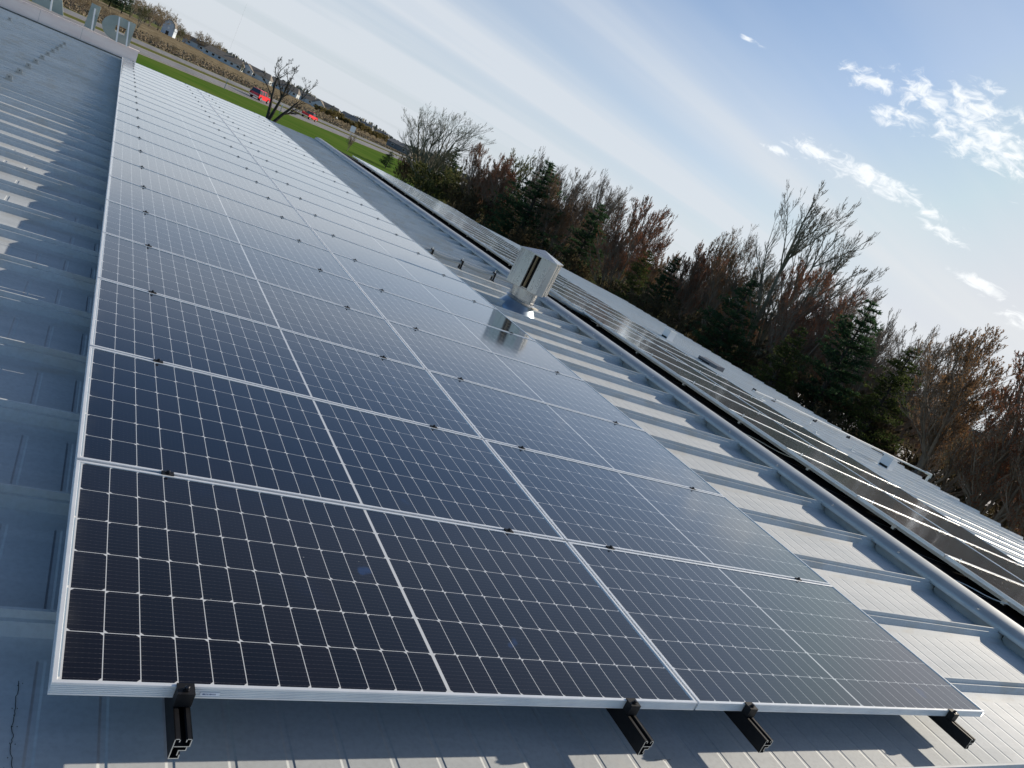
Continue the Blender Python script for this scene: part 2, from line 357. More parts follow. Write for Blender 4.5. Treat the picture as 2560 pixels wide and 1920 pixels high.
def smooth_by_angle(o, deg=35):
    me = o.data; me.polygons.foreach_set('use_smooth', [True]*len(me.polygons))
    import bmesh
    bm = bmesh.new(); bm.from_mesh(me); bmesh.ops.recalc_face_normals(bm, faces=bm.faces)
    for e in bm.edges:
        if len(e.link_faces) == 2 and e.calc_face_angle(0) > R_(deg): e.smooth = False
    bm.to_mesh(me); bm.free()
def tag(o, label, cat, group=None):
    o['label'] = label; o['category'] = cat
    if group: o['group'] = group
    return o
def thing(name, label, cat, loc=(0, 0, 0), rot=(0, 0, 0), group=None):
    o = bpy.data.objects.new(name, None); COL.objects.link(o); o.location = loc; o.rotation_euler = rot
    return tag(o, label, cat, group)
KIDS = {}
def kids(o):
    return [c for c in COL.objects if c.parent == o]
def dup(src, loc, rot=None, label=None, group=None, scale=None):
    if src.name not in KIDS: KIDS[src.name] = [(c, kids(c)) for c in kids(src)]
    r = src.copy(); COL.objects.link(r); r.location = loc
    if rot is not None: r.rotation_euler = rot
    if scale is not None: r.scale = scale if isinstance(scale, tuple) else (scale,)*3
    if label: r['label'] = label
    if group: r['group'] = group
    for c, gs in KIDS[src.name]:
        d = c.copy(); COL.objects.link(d); d.parent = r
        for g in gs: e = g.copy(); COL.objects.link(e); e.parent = d
    return r
ORD = ['first', 'second', 'third', 'fourth', 'fifth', 'sixth', 'seventh', 'eighth', 'ninth', 'tenth', 'eleventh', 'twelfth', 'thirteenth', 'fourteenth',
       'fifteenth', 'sixteenth', 'seventeenth', 'eighteenth', 'nineteenth', 'twentieth', 'twenty-first', 'twenty-second', 'twenty-third', 'twenty-fourth', 'twenty-fifth']
NEAR = (0, -SL, 0)                               # roof frame rotations
FS = R_(4.77) - SL
FAR = (0, FS, 0)
RU = 6.47; PN = -.18                             # ridge position and pan level in the near frame
RP = L(RU, 0, PN)
def F(wd, v, n=0.0):                             # far slope frame: distance down the slope, along, above the pan
    return RP + Vector((wd*math.cos(FS) + n*math.sin(FS), v, -wd*math.sin(FS) + n*math.cos(FS)))
GZ = CAM.z - 5.6                                 # ground level

# ------------------------------------------------------------------ building and roof
V0, V1, UE, FE = -9.0, 27.15, -15.0, 15.15       # gable ends, near eave, far eave
PROF = [(-.074, 0), (-.040, .014), (-.030, .019), (-.020, .060), (-.009, .063), (-.007, .088), (.003, .088), (.005, .063), (.020, .060), (.030, .019), (.040, .014), (.074, 0)]
bld = thing('metal_building', 'low metal building whose ribbed grey roof carries both solar arrays', 'building', L(0, 0, 0), NEAR)
def ribbed(x0, x1, v0, v1, dz, nx=1):
    b = MB(); k0 = math.floor((v0-.37)/.61); pts = [(v0, 0)]
    k = k0
    while .37+.61*k < v1:
        c = .37+.61*k
        for dv, n in PROF:
            if v0+.001 < c+dv < v1-.001: pts.append((c+dv, n))
        k += 1
    pts.append((v1, 0)); m = len(pts)
    for i in range(nx+1):
        xx = x0+(x1-x0)*i/nx; b.v += [(xx, p[0], p[1]+dz) for p in pts]
    for i in range(nx):
        for j in range(m-1): b.face((i*m+j, (i+1)*m+j, (i+1)*m+j+1, i*m+j+1))
    return b
o = ribbed(UE, RU-.06, V0, V1, PN).build('roof_slope', M_roof, bld); smooth_by_angle(o, 25)
fr = bpy.data.objects.new
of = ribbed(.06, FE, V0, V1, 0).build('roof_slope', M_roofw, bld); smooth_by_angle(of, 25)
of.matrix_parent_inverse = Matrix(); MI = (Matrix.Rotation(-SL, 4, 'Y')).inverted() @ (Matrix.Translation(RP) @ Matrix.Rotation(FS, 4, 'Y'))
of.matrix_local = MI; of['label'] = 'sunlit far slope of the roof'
def far_child(o, par=bld): o.matrix_local = MI; return o
# ridge cap: rounded sheet, lap joint and small screws
b = MB(); arc = []
for i in range(15):
    t = math.pi*(1-i/14.0); arc.append((RU+.172*math.cos(t), -.104+.080*math.sin(t)**.8))
arc = [(RU-.172, -.112)] + arc + [(RU+.172, -.112)]
for v0, v1, e in [(V0, -5.0, 0), (-5.02, .93, .002), (.90, 7.2, 0), (7.17, 13.4, .002), (13.37, 19.6, 0), (19.57, 27.2, .002)]:
    k = len(b.v)
    for v in (v0, v1): b.v += [(p[0], v, p[1]+e) for p in arc]
    m = len(arc)
    for j in range(m-1): b.face((k+j, k+j+1, k+m+j+1, k+m+j))
b.face(tuple(len(b.v)-len(arc)+j for j in range(len(arc))))
cap = b.build('ridge_cap', M_cap, bld); smooth_by_angle(cap, 40)
v = V0+.3; sc0 = None
while v < 27:
    if sc0 is None: b = MB(); b.lathe([(0, .004), (.007, .004), (.008, 0), (0, 0)], 8); sc0 = b.build('screw', M_cut, cap); q = sc0
    else: q = sc0.copy(); COL.objects.link(q); q.parent = cap
    q.location = (RU-.155, v, -.052); q.rotation_euler = (0, R_(-50), 0); v += .76
b = MB(); k = -16
while .37+.61*k < V1:                            # closures between the ribs under the cap
    a = .37+.61*k+.085; c = a+.61-.17
    for (ya, za, yb, zb) in [(a-.03, .066, a-.03, .026), (a-.03, .026, a-.005, .003), (a-.005, .003, c+.005, .003), (c+.005, .003, c+.03, .026), (c+.03, .026, c+.03, .066)]: pass
    poly = [(a-.045, .092), (a-.045, .03), (a-.01, .002), (c+.01, .002), (c+.045, .03), (c+.045, .092)]
    kk = len(b.v)
    for xx in (RU-.125, RU-.118): b.v += [(xx, p[0], p[1]+PN) for p in poly]
    n = len(poly); b.face(tuple(kk+i for i in range(n))); b.face(tuple(kk+2*n-1-i for i in range(n)))
    for i in range(n): j = (i+1) % n; b.face((kk+i, kk+j, kk+n+j, kk+n+i))
    k += 1
b.build('closure_strip', M_clos, bld)
b = MB(); b.box(RU-.105, RU+.105, V0, V1-.02, PN+.0, PN+.07); b.build('ridge_void', M_dark, bld)
b = MB(); b.box(RU-.16, RU+.16, V1-.0, V1+.035, PN-.03, -.10); b.build('ridge_end_plate', M_flash_shade, bld)
b = MB(); b.box(.19, 1.9, V0, V1-.1, .084, .088); far_child(b.build('gap_shade_sheet', mat('gap_shade_black', (.006, .006, .007), .9, spec=.1), bld))  # added black sheet, makes the shaded gap behind the ridge read black
# gable trim and walls
b = MB(); b.box(UE, RU, V1, V1+.05, PN-.25, PN+.012); b.build('gable_trim', M_flash_shade, bld)
b = MB(); b.box(.0, FE, V1, V1+.05, -.25, .012); far_child(b.build('gable_trim', M_flash_shade, bld))
inv = Matrix.Rotation(-SL, 4, 'Y').inverted()
wl = L(UE+.2, 0, PN); wr = F(FE-.2, 0)
b = MB(); b.prism([(wl.x, GZ), (wr.x, GZ), (wr.x, wr.z-.05), (RP.x, RP.z-.05), (wl.x, wl.z-.05)], V0+.1, V1-.05)
o = b.build('wall', mat('wall_metal', (.55, .54, .5), .6, fn=mottled((.50, .49, .45), (.58, .57, .53), .6, stretch=(3, 3, .2))), bld); o.matrix_local = inv
# eave gutter beyond the far slope
b = MB(); pr = [(FE+.0, -.02), (FE+.0, -.13), (FE+.12, -.13), (FE+.13, -.02)]
for i in range(3):
    (xa, za), (xb, zb) = pr[i], pr[i+1]; b.quad((xa, V0, za), (xb, V0, zb), (xb, V1, zb), (xa, V1, za))
far_child(b.build('gutter', M_alu, bld))
# dark crack of dried sealant on the nearest pan and a few scratches
rnd = random.Random(5)
b = MB(); pts = [(-.045, .20), (-.043, .165), (-.045, .13), (-.041, .09), (-.043, .05), (-.038, .02), (-.040, -.01), (-.032, -.05), (-.030, -.09)]
pts2 = []
for (a0, b0), (a1, b1) in zip(pts, pts[1:]):
    for i in range(4): f = i/4; pts2.append((a0+(a1-a0)*f+rnd.uniform(-.0016, .0016), b0+(b1-b0)*f))
for (a0, b0), (a1, b1) in zip(pts2, pts2[1:]): b.quad((a0-.0008, b0, PN+.002), (a0+.0008, b0, PN+.002), (a1+.0008, b1, PN+.002), (a1-.0008, b1, PN+.002))
for i in range(14): a = -.04+rnd.uniform(-.01, .01); c = rnd.uniform(-.09, .2); b.quad((a, c, PN+.002), (a+.002, c, PN+.002), (a+.002, c+.003, PN+.002), (a, c+.003, PN+.002))
b.build('crack_mark', M_dark, bld); b = MB()
for i in range(26): a = 1.93+i*.0032+rnd.uniform(-.004, .004); c = -.09+rnd.uniform(-.002, .002); b.quad((a, c, PN+.002), (a+.0015, c, PN+.002), (a+.0015, c+.003, PN+.002), (a, c+.003, PN+.002))
b.build('crack_mark', M_dark, bld)
b = MB()
for (u0, v0, ln) in [(-.24, 2.9, .10), (-.22, 3.55, .12), (-.75, 3.9, .5), (-.72, 2.66, .35), (-.3, 5.1, .1), (-.9, 6.0, .4)]:
    b = MB(); b.quad((u0, v0, PN+.003), (u0+ln, v0-.004, PN+.003), (u0+ln, v0+.001, PN+.003), (u0, v0+.006, PN+.003)); b.build('scratch_mark', M_post, bld)

# ------------------------------------------------------------------ solar panels
PL, PW = 2.105, 1.045
panel = thing('solar_panel', 'x', 'solar panel', L(0, 0, 0), NEAR)
b = MB(); g = []
for i in range(5):
    z0 = -.030+i*.0053; g += [(0, z0-.0006), (.0022, z0), (.0022, z0+.0020), (0, z0+.0026)]
b.sweep([(.030, -.0335), (.030, -.035), (0, -.035)] + g + [(0, -.0012), (.0011, 0), (.0105, 0), (.0115, -.0008), (.0115, -.0052), (.013, -.0062), (.013, -.0335), (.030, -.0335)], 0, PL, 0, PW)
b.build('frame', M_alu, panel)
b = MB(); b.box(.0116, PL-.0116, .0116, PW-.0116, -.0085, -.0040); b.build('glass', M_cells, panel)
GA = 'panels of the array on the near roof slope'; GB = 'panels of the array on the far roof slope'
first = True
for c, cn in ((0, 'left'), (1, 'right')):
    for r in range(24):
        lab = 'solar panel, %s from the front, %s column of the near array' % (ORD[r], cn)
        p = L(c*2.115, r*1.06+.0005*c, 0)
        if first: panel['label'] = lab; panel['group'] = GA; panel.location = p; first = False
        else: q = dup(panel, p, None, lab, GA)
# sticker on the frame of the front left panel
pk = panel
b = MB(); b.quad((.333, -.0015, -.0262), (.381, -.0015, -.0262), (.381, -.0015, -.0150), (.333, -.0015, -.0150)); st_ = b.build('barcode_sticker', M_label, kids(panel)[0])
b = MB(); xx = .338
while xx < .372: wv = rnd.choice([.0007, .0012, .002]); b.quad((xx, -.0018, -.0228), (xx+wv, -.0018, -.0228), (xx+wv, -.0018, -.0182), (xx, -.0018, -.0182)); xx += wv+rnd.choice([.0008, .0014])
b.mi = 0
me_bar = b
oo = me_bar.build('barcode_print', M_bar, panel)
FAW = (7.24-RU)/1.0                               # start of the far array down its slope
FN = .213                                        # panel top above the pan
KIDS.clear()
src = [o for o in COL.objects if o.name.startswith('solar_panel.001')][0]
for c, cn in ((0, 'upper'), (1, 'lower')):
    for r in range(24):
        lab = 'solar panel, %s from the front, %s column of the far array' % (ORD[r], cn)
        q = dup(src, F(FAW+c*2.115, r*1.06-.055, FN), FAR, lab, GB)

# ------------------------------------------------------------------ rails with clamps and feet
def rail_mesh(ln, back):
    b = MB(); z = -.0355
    for bx in [(-.020, -.0175, -.060, 0), (-.020, -.009, -.0025, 0), (.009, .020, -.0025, 0), (.0175, .020, -.022, 0), (-.0175, .020, -.0245, -.022),
               (-.009, -.0065, -.010, -.0025), (.0065, .009, -.010, -.0025), (.012, .0145, -.036, -.0245), (-.0175, .004, -.060, -.0575), (.0015, .004, -.0575, -.047), (-.004, .012, -.036, -.0335), (-.004, -.0015, -.050, -.036)]:
        b.box(bx[0], bx[1], -back, ln, z+bx[2], z+bx[3], end_mi=1)
    return b
def clamp_mid(b):
    b.box(-.021, .021, -.0195, .0045, .0, .0032); b.box(-.021, .021, -.0135, -.0015, -.03, .0)
def bolt(y, z):
    b = MB(); b.lathe([(0, z+.011), (.0048, z+.011), (.0064, z+.0095), (.0064, z+.0035), (.0085, z+.003), (.0085, z), (0, z)], 6, (0, y)); return b
def foot_mesh():
    b = MB(); b.box(-.045, -.020, -.022, .022, -.0955, -.088); b.box(-.026, -.0205, -.022, .022, -.088, -.040); b.box(-.052, -.016, -.018, .018, -.118, -.0956); b.box(-.030, -.026, -.008, .008, -.072, -.056)
    return b
RAILU = [.292, 1.775, 2.115+.277, 2.115+1.775]
def make_rail(label, loc, rot, group, back, silver):
    r = thing('mounting_rail', label, 'rail', loc, rot, group)
    rail_mesh(25.50, back).build('rail_body', [M_black if not silver else M_alu, M_cut], r)
    mc = M_clos if silver else M_black
    for j in range(25):
        if j == 0 or j == 24:
            b = MB(); y0, y1 = (-.031, .007) if j == 0 else (PW+.0, PW+.036)
            if j == 0: b.box(-.021, .021, -.031, .0075, .0008, .0042); b.box(-.021, .021, -.031, -.0012, -.034, .0008)
            else: b.box(-.021, .021, PW-.0075, PW+.03, .0008, .0042); b.box(-.021, .021, PW+.001, PW+.03, -.034, .0008)
            nm = 'end_clamp'; yb = -.016 if j == 0 else PW+.015
        else:
            b = MB(); clamp_mid(b); nm = 'mid_clamp'; yb = -.0075
        c = b.build(nm, mc, r); yo = j*1.06 if j < 24 else 23*1.06
        c.location = (0, yo, 0)
        bo = bolt(yb, .0042 if nm == 'end_clamp' else .0032).build('bolt', M_bolt if not silver else M_cut, c)
    f0 = None
    for k in range(21):
        yv = .37+1.22*k
        if f0 is None: f0 = foot_mesh().build('foot', M_cut if silver else M_black, r); f0.location = (0, yv, 0)
        else: q = f0.copy(); COL.objects.link(q); q.parent = r; q.location = (0, yv, 0)
    return r
names = ['leftmost black rail whose end sticks out below the front of the near array', 'second black rail from the left below the front edge of the near array',
         'third black rail from the left below the front edge of the near array', 'rightmost black rail whose end sticks out below the near array']
for i, u in enumerate(RAILU):
    make_rail(names[i], L(u, 0, 0), NEAR, 'rails under the near array', .130 if i == 0 else .145, False)
names = ['rail closest to the ridge under the far array', 'second rail from the ridge under the far array', 'third rail from the ridge under the far array', 'rail farthest from the ridge under the far array']
for i, u in enumerate(RAILU):
    make_rail(names[i], F(FAW+u, -.055, FN), FAR, 'rails under the far array', .15, True)
# loose cable ends behind the ridge
for i, (va, vb) in enumerate([(4.80, 3.95), (1.86, 1.36)]):
    b = MB(); P = []
    for k in range(9):
        f = k/8; P.append(L(7.0+.18*f, va+(vb-va)*f, -.165+.095*f+.012*math.sin(f*6)))
    tag(b_ := b, '', '') if False else None
    b.tube(P, .0045, 6); o = b.build('cable', mat('pale_cable_%d' % i, (.62, .52, .38) if i == 0 else (.62, .62, .62), .5))
    tag(o, ['tan cable hanging in the dark gap behind the ridge cap', 'thin grey cable in the dark gap near the right edge of the view'][i], 'cable')

# ------------------------------------------------------------------ roof ventilator
vent = thing('roof_ventilator', 'square galvanised roof ventilator with a blue tinted cone base beside the array', 'ventilator', L(5.27, 7.75, PN))
b = MB(); b.lathe([(.315, -.03), (.30, .01), (.275, .05), (.238, .10), (.208, .145), (.200, .165)], 40, shear=(-.06, .05)); o = b.build('cone_base', M_boot, vent); smooth_by_angle(o)
b = MB(); b.lathe([(.196, .162), (.232, .152), (.236, .156), (.198, .180)], 32, shear=(-.06, .05)); b.build('storm_collar', M_steel, vent)
b = MB(); b.lathe([(.215, .158), (.285, .160), (.286, .164), (.21, .166)], 5, shear=(-.06, .05), a0=-1.25, a1=-.35); b.build('sealant_flap', M_seal, vent)
b = MB(); b.lathe([(.186, .15), (.186, .185), (.1885, .188), (.1885, .192), (.186, .195), (.186, .295), (.193, .297), (.193, .325), (.200, .327), (.200, .342), (.186, .344), (.186, .36)], 40); o = b.build('throat', M_steel, vent); smooth_by_angle(o)
b = MB(); b.box(.180, .192, -.004, .004, .165, .30); b.xf(0, Matrix.Rotation(R_(-75), 4, 'Z')); b.build('throat_seam', M_clos, vent)
rot = R_(49)
b = MB(); b.lathe([(.30, .352), (.30, .362), (.0, .362)], 4, a0=math.pi/4+rot, a1=math.pi/4+rot+2*math.pi); b.build('bottom_plate', M_steel, vent)
WB = .255
for q in range(4):                               # four wind baffles, slots between them on each face
    b = MB(); h0, h1 = .345, .835
    pr = [(.035, WB), (.038, WB+.018), (.175, WB+.026), (.262, WB-.055), (.262+.0, .175)][:]
    pr = [(.052, WB-.03), (.056, WB+.010), (.195, WB+.018), (WB+.018, .195), (WB+.010, .056), (WB-.03, .052)]
    k = len(b.v)
    for zz in (h0, h1): b.v += [(p[0], p[1], zz) for p in pr]
    n = len(pr)
    for i in range(n-1): b.face((k+i, k+i+1, k+n+i+1, k+n+i))
    b.xf(0, Matrix.Rotation(rot+q*math.pi/2, 4, 'Z')); o = b.build('wind_baffle', M_steel, vent)
    sm = o.modifiers.new('thick', 'SOLIDIFY'); sm.thickness = .004
    b = MB(); b.box(-.002, .002, WB-.07, WB-.045, h0, h1); b.box(.008, .030, WB-.060, WB-.056, h0, h1); b.xf(0, Matrix.Rotation(rot+q*math.pi/2, 4, 'Z')); b.build('inner_baffle', M_rust, vent)
b = MB(); b.lathe([(.15, .345), (.15, .835)], 24); b.build('inner_drum', M_dark, vent)
b = MB(); c = .395
b.lathe([(c, .828), (c+.002, .828), (c+.002, .846), (0, .925)], 4, a0=math.pi/4+rot, a1=math.pi/4+rot+2*math.pi); b.lathe([(0, .835), (c, .830)], 4, a0=math.pi/4+rot, a1=math.pi/4+rot+2*math.pi); b.build('cap', M_steel, vent)
b = MB()
for q in range(4):
    for s_ in (-.05, .05):
        for zz in (.354, .836):
            k = len(b.v); b.box(s_-.004, s_+.004, WB+.016, WB+.024, zz-.004, zz+.004); b.xf(k, Matrix.Rotation(rot+q*math.pi/2, 4, 'Z'))
b.build('rivets', M_bolt, vent)

# ------------------------------------------------------------------ conduit over the ridge
cond = thing('conduit', 'grey sagging conduit on three black pipe straps running over the ridge', 'conduit', L(0, 0, 0), NEAR)
straps = [4.0, 4.41, 4.93, 5.52]
P = []; uu = 3.9
sup = [(3.3, -.05), (3.85, -.045), (4.41, -.02), (4.93, -.02), (5.52, -.02), (6.2, .02), (6.55, .03)]
for (a0, z0), (a1, z1) in zip(sup, sup[1:]):
    for i in range(6): f = i/6; P.append((a0+(a1-a0)*f, 9.28-.03*(a0+(a1-a0)*f-4.4), z0+(z1-z0)*f - .020*math.sin(f*math.pi)))
P += [(6.55, 9.2, .03), (6.85, 9.1, -.02), (7.0, 9.06, -.05), (7.6, 9.0, -.12)]
b = MB(); b.tube(P, .028, 10); o = b.build('pipe', M_cond, cond); smooth_by_angle(o, 50)
b = MB()
for uu, zz in ((6.80, -.010), (6.98, -.045)):
    b.tube([(uu-.035, 9.11, zz), (uu+.035, 9.09, zz-.01)], .029, 12); b.tube([(uu+.045, 9.09, zz-.012), (uu+.055, 9.085, zz-.013)], .034, 12)
b.build('coupling', M_cond, cond)
for uu, vv in ((4.41, 9.28), (4.93, 9.265), (5.52, 9.245)):
    b = MB(); b.box(uu-.012, uu+.012, vv-.045, vv-.028, -.105, .022); b.box(uu-.012, uu+.012, vv+.028, vv+.045, -.105, .022); b.box(uu-.012, uu+.012, vv-.028, vv+.028, .006, .016); b.box(uu-.02, uu+.02, vv-.055, vv+.055, -.115, -.105)
    s_ = b.build('strap', M_black, cond)
    b = MB(); b.tube([(uu, vv, .016), (uu, vv, .055)], .004, 6); b.tube([(uu, vv-.03, -.105), (uu-.01, vv-.03, -.165)], .006, 6); b.tube([(uu, vv+.03, -.105), (uu+.01, vv+.03, -.165)], .006, 6); b.build('strap_bolt', M_cut, s_)

# ------------------------------------------------------------------ snow guards on the left part of the roof
g0 = thing('snow_guard', 'x', 'snow guard', L(-1.3, 0, PN), NEAR)
b = MB(); b.box(-.035, .035, -.016, -.008, .052, .125); b.box(-.035, .035, .008, .016, .052, .125); b.box(-.035, -.025, -.008, .008, .06, .12); b.box(-.05, .05, -.03, -.016, .052, .062); b.build('clamp_body', M_clos, g0)
b = MB(); b.tube([(-.0, -.03, .1), (.0, .03, .1)], .007, 6); b.build('bolt', M_bolt, g0)
K = 0
for k in range(16, 37, 2):
    lab = '%s snow guard clamp up the left roof, counted from the one nearest the camera' % ORD[K]
    p = L(-1.3, .37+.61*k-.0, PN)
    if K == 0: g0.location = p; g0['label'] = lab; g0['group'] = 'snow guards on the left roof'
    else: dup(g0, p, None, lab, 'snow guards on the left roof')
    K += 1
for k, u in enumerate((-2.55, -2.9, -3.2)):
    dup(g0, L(u, .37+.61*(37-k), PN), None, '%s of three snow guards near the parapet at the upper left' % ['right one', 'middle one', 'left one'][k], 'snow guards by the parapet')

# ------------------------------------------------------------------ things on the far slope
def fbox(name, label, wd, v, mat_, parts, rz=0, n=0.0):
    t = thing(name, label, 'roof vent', F(wd, v, n), (0, FS, rz)); parts(t, mat_); return t
def skylight(t, m):
    b = MB(); b.box(-.13, .13, -.12, .12, .06, .33); b.build('hood', m, t); b = MB(); b.box(-.20, .20, -.19, .19, .05, .062); b.build('flange', M_alu, t)
    b = MB(); b.box(-.134, -.131, -.10, .10, .08, .13); b.build('opening', M_dark, t); b = MB(); b.prism([(-.16, .33), (.16, .33), (.16, .345), (-.16, .36)], -.15, .15); b.build('lid', M_post, t)
M_palesteel = mat('pale_painted_steel', (.62, .66, .70), .45, .1)  # pale paint of the two small square vents
fbox('vent_hood', 'small pale square vent standing on the far roof near its right end', 9.85, 8.6, M_palesteel, skylight, R_(8))
fbox('vent_hood', 'small pale square vent on the far roof, the leftmost of the three', 7.85, 14.9, M_palesteel, skylight, R_(8))
def lowhood(t, m):
    b = MB(); b.prism([(-.13, .07), (.16, .07), (.16, .20), (-.13, .17)], -.36, .36); b.build('hood', m, t); b = MB(); b.box(-.135, -.132, -.08, .32, .085, .12); b.build('opening', M_dark, t)
    b = MB(); b.box(-.2, .24, -.42, .42, .055, .07); b.build('flange', M_clos, t)
fbox('vent_hood', 'dark grey low vent hood between the far array and the eave', 7.9, 13.0, mat('dark_grey_paint', (.12, .13, .15), .5), lowhood, R_(4))
pipe = thing('roof_pipe', 'long white pipe on small stands crossing the far roof down to the eave', 'pipe', RP, FAR)
b = MB(); P = [(8.05, 11.45, .10), (9.2, 11.45, .14), (15.0, 11.5, .18), (16.8, 11.5, .20)]
b.tube(P, .028, 8); b.tube([(16.55, 11.5, .2), (16.85, 11.5, .2), (16.86, 11.5, .1)], .045, 8); b.tube([(16.8, 11.5, .2), (16.8, 11.5, -.1)], .04, 8); b.build('pipe_run', M_post, pipe)
for wd in (8.1, 8.9, 10.7, 12.3, 14.2, 16.0):
    b = MB(); b.box(wd-.02, wd+.02, 11.43, 11.52, .055, .16); b.box(wd-.05, wd+.05, 11.36, 11.58, .05, .07); b.build('pipe_stand', M_bolt, pipe)
pins = [(7.4, 6.6), (7.4, 5.38), (8.9, 6.6), (8.9, 5.38), (7.5, 8.9), (8.9, 8.9), (7.6, 10.7), (8.9, 10.2), (7.5, 4.16), (8.9, 4.16)]
pw = ['right of the pipe', 'near the array edge']
pin0 = None
M_pinm = M_bolt
for i, (wd, v) in enumerate(pins):
    b = MB(); b.tube([(0, 0, .05), (0, 0, .17)], .009, 6); b.tube([(0, 0, .06), (.14, 0, .06)], .009, 6)
    if pin0 is None:
        pin0 = b.build('roof_anchor', M_cut); q = pin0
    else: q = pin0.copy(); COL.objects.link(q)
    q.location = F(wd, v, 0); q.rotation_euler = FAR
    tag(q, 'small upright wire anchor standing on a rib of the far roof beside the array', 'anchor', 'wire anchors on the far roof')

# ------------------------------------------------------------------ parapet with letters
par = thing('parapet', 'pinkish white parapet band at the far left gable carrying big letters', 'parapet', L(0, 0, 0), NEAR)
b = MB(); b.box(-9.5, .385, 26.55, 26.95, -.09, .262); b.build('fascia_panel', M_fascia, par)
b = MB(); b.box(-9.52, .405, 26.53, 26.97, .262, .285); b.build('coping', M_fascia, par)
b = MB(); b.box(-9.5, .36, 26.48, 26.55, -.19, -.085); b.build('base_shade_strip', M_flash_shade, par)  # dark strip standing in for the shade line under the parapet
b = MB()
for xx in (-2.25, -4.7, -.1+-.9*0-1.05): b.box(xx, xx+.006, 26.547, 26.551, -.085, .262)
b.build('panel_joint', M_clos, par)
ZB = .272
def letter(name, label, polys, posts, hole=None):
    t = thing('sign_letter', label, 'sign letter', (0, 26.75, 0))
    for pl in polys:
        b = MB(); b.prism(pl, -.02, .10); b.build('letter_body', M_letter, t)
    for (xa, za, xb, zb) in posts:
        b = MB(); k = 0; d = .022
        b.v += [(xb-d, -.34, zb), (xb+d, -.34, zb), (xb+d, -.30, zb), (xb-d, -.30, zb), (xa-d, -.07, za), (xa+d, -.07, za), (xa+d, -.03, za), (xa-d, -.03, za)]
        for q in [(0, 3, 2, 1), (4, 5, 6, 7), (0, 1, 5, 4), (1, 2, 6, 5), (2, 3, 7, 6), (3, 0, 4, 7)]: b.face(q)
        b.build('brace_post', M_post, t)
    return t
# capital letters seen from behind, so D is mirrored; polygons in x,z
zt, zb_ = .985, .275
def arcp(cx, cz, rx, rz, a0, a1, n): return [(cx+rx*math.cos(R_(a0+(a1-a0)*i/n)), cz+rz*math.sin(R_(a0+(a1-a0)*i/n))) for i in range(n+1)]
sc = 26.75/26.3
oD = arcp(-.34, .63, .42, .355, 90, 270, 18)
iD = arcp(-.30, .63, .17, .105, 90, 270, 8)
ring = oD + [(-.30, .275), (-.30, .525)] + [(x_, z_) for x_, z_ in iD[::-1]][0:] + [(-.30, .985)]
letter('D', 'grey back of the rounded letter D at the right end of the parapet', [
    [(.05, .275), (.09, .275), (.09, .985), (.05, .985)][:0] or [(-.12, .275), (.085, .275), (.085, .985), (-.12, .985)],
    [(-.30, .985)] + oD[:] + [(-.30, .275), (-.30, .525), (-.36, .525), (-.40, .56), (-.40, .70), (-.36, .735), (-.30, .735)],
    [(-.30, .735), (-.1201, .735), (-.1201, .985), (-.30, .985)], [(-.30, .275), (-.1201, .275), (-.1201, .525), (-.30, .525)]],
    [(-.38, .965, -.26, .272), (-.11, .965, .02, .272)])
letter('I', 'grey back of the narrow letter I between the other two letters', [[(-1.16, .275), (-.885, .275), (-.905, .985), (-1.15, .985)]], [(-1.03, .88, -.94, .272)])
letter('A', 'grey back of the wide letter A cut off by the top edge of the view', [
    [(-2.54, .275), (-2.20, .275), (-2.08, .52), (-1.98, .52), (-1.86, .275), (-1.72, .275), (-1.98, 1.0), (-2.22, 1.0)][:0] or
    [(-2.54, .275), (-1.72, .275), (-1.80, .52), (-2.46, .52)], [(-2.4601, .5201), (-2.20, .5201), (-2.17, .60), (-2.17, 1.0), (-2.22, 1.0)], [(-1.7999, .5201), (-2.06, .5201), (-2.09, .60), (-2.09, 1.0), (-1.98, 1.0)], [(-2.17, .72), (-2.09, .72), (-2.09, 1.0), (-2.17, 1.0)]],
    [(-2.13, .93, -2.03, .272)])
t = thing('sign_post', 'lone white post on the parapet left of the letter A', 'post', (0, 26.75, 0))
b = MB(); b.box(-2.86, -2.815, -.33, -.29, .272, .9); b.build('post', M_post, t); b = MB(); b.box(-2.90, -2.78, -.36, -.26, .270, .28); b.build('post_foot', M_post, t)

# ------------------------------------------------------------------ ground and roads
b = MB(); b.quad((-1500, -600, GZ), (3000, -600, GZ), (3000, 4000, GZ), (-1500, 4000, GZ)); b.build('ground', M_ground, kind='structure')
dd = Vector((.5678, .8231, 0)); nn = Vector((-.8231, .5678, 0))
def AC(a, c, z=0.0): p = dd*a+nn*c; return (p.x, p.y, GZ+z)
def strip(name, c0, c1, z, m, a0=-300, a1=1600, kind='structure'):
    b = MB()
    for i in range(12):
        q0 = a0+(a1-a0)*i/12; q1 = a0+(a1-a0)*(i+1)/12; b.quad(AC(q0, c0, z), AC(q1, c0, z), AC(q1, c1, z), AC(q0, c1, z))
    return b.build(name, m, kind=kind)
strip('road_shoulder', 72.5, 86.5, .02, M_should); strip('road_shoulder', 92.6, 106, .02, M_should)
strip('road', 74.2, 84.8, .05, M_road); strip('road', 94, 104.8, .05, M_road)
for c0 in (74.9, 84.1, 94.6, 104.1): strip('road_marking', c0, c0+.14, .058, M_line)
b = MB()
for c0 in (79.4, 99.3):
    a = -60
    while a < 600: b.quad(AC(a, c0, .058), AC(a+3, c0, .058), AC(a+3, c0+.14, .058), AC(a, c0+.14, .058)); a += 12
b.build('road_marking', M_line, kind='structure')
strip('farm_path', 300, 304, .03, M_should, 60, 1200)
def P(az, dist, z=0.0):
    a = R_(az); return Vector((CAM.x+dist*math.sin(a), CAM.y+dist*math.cos(a), GZ+z))

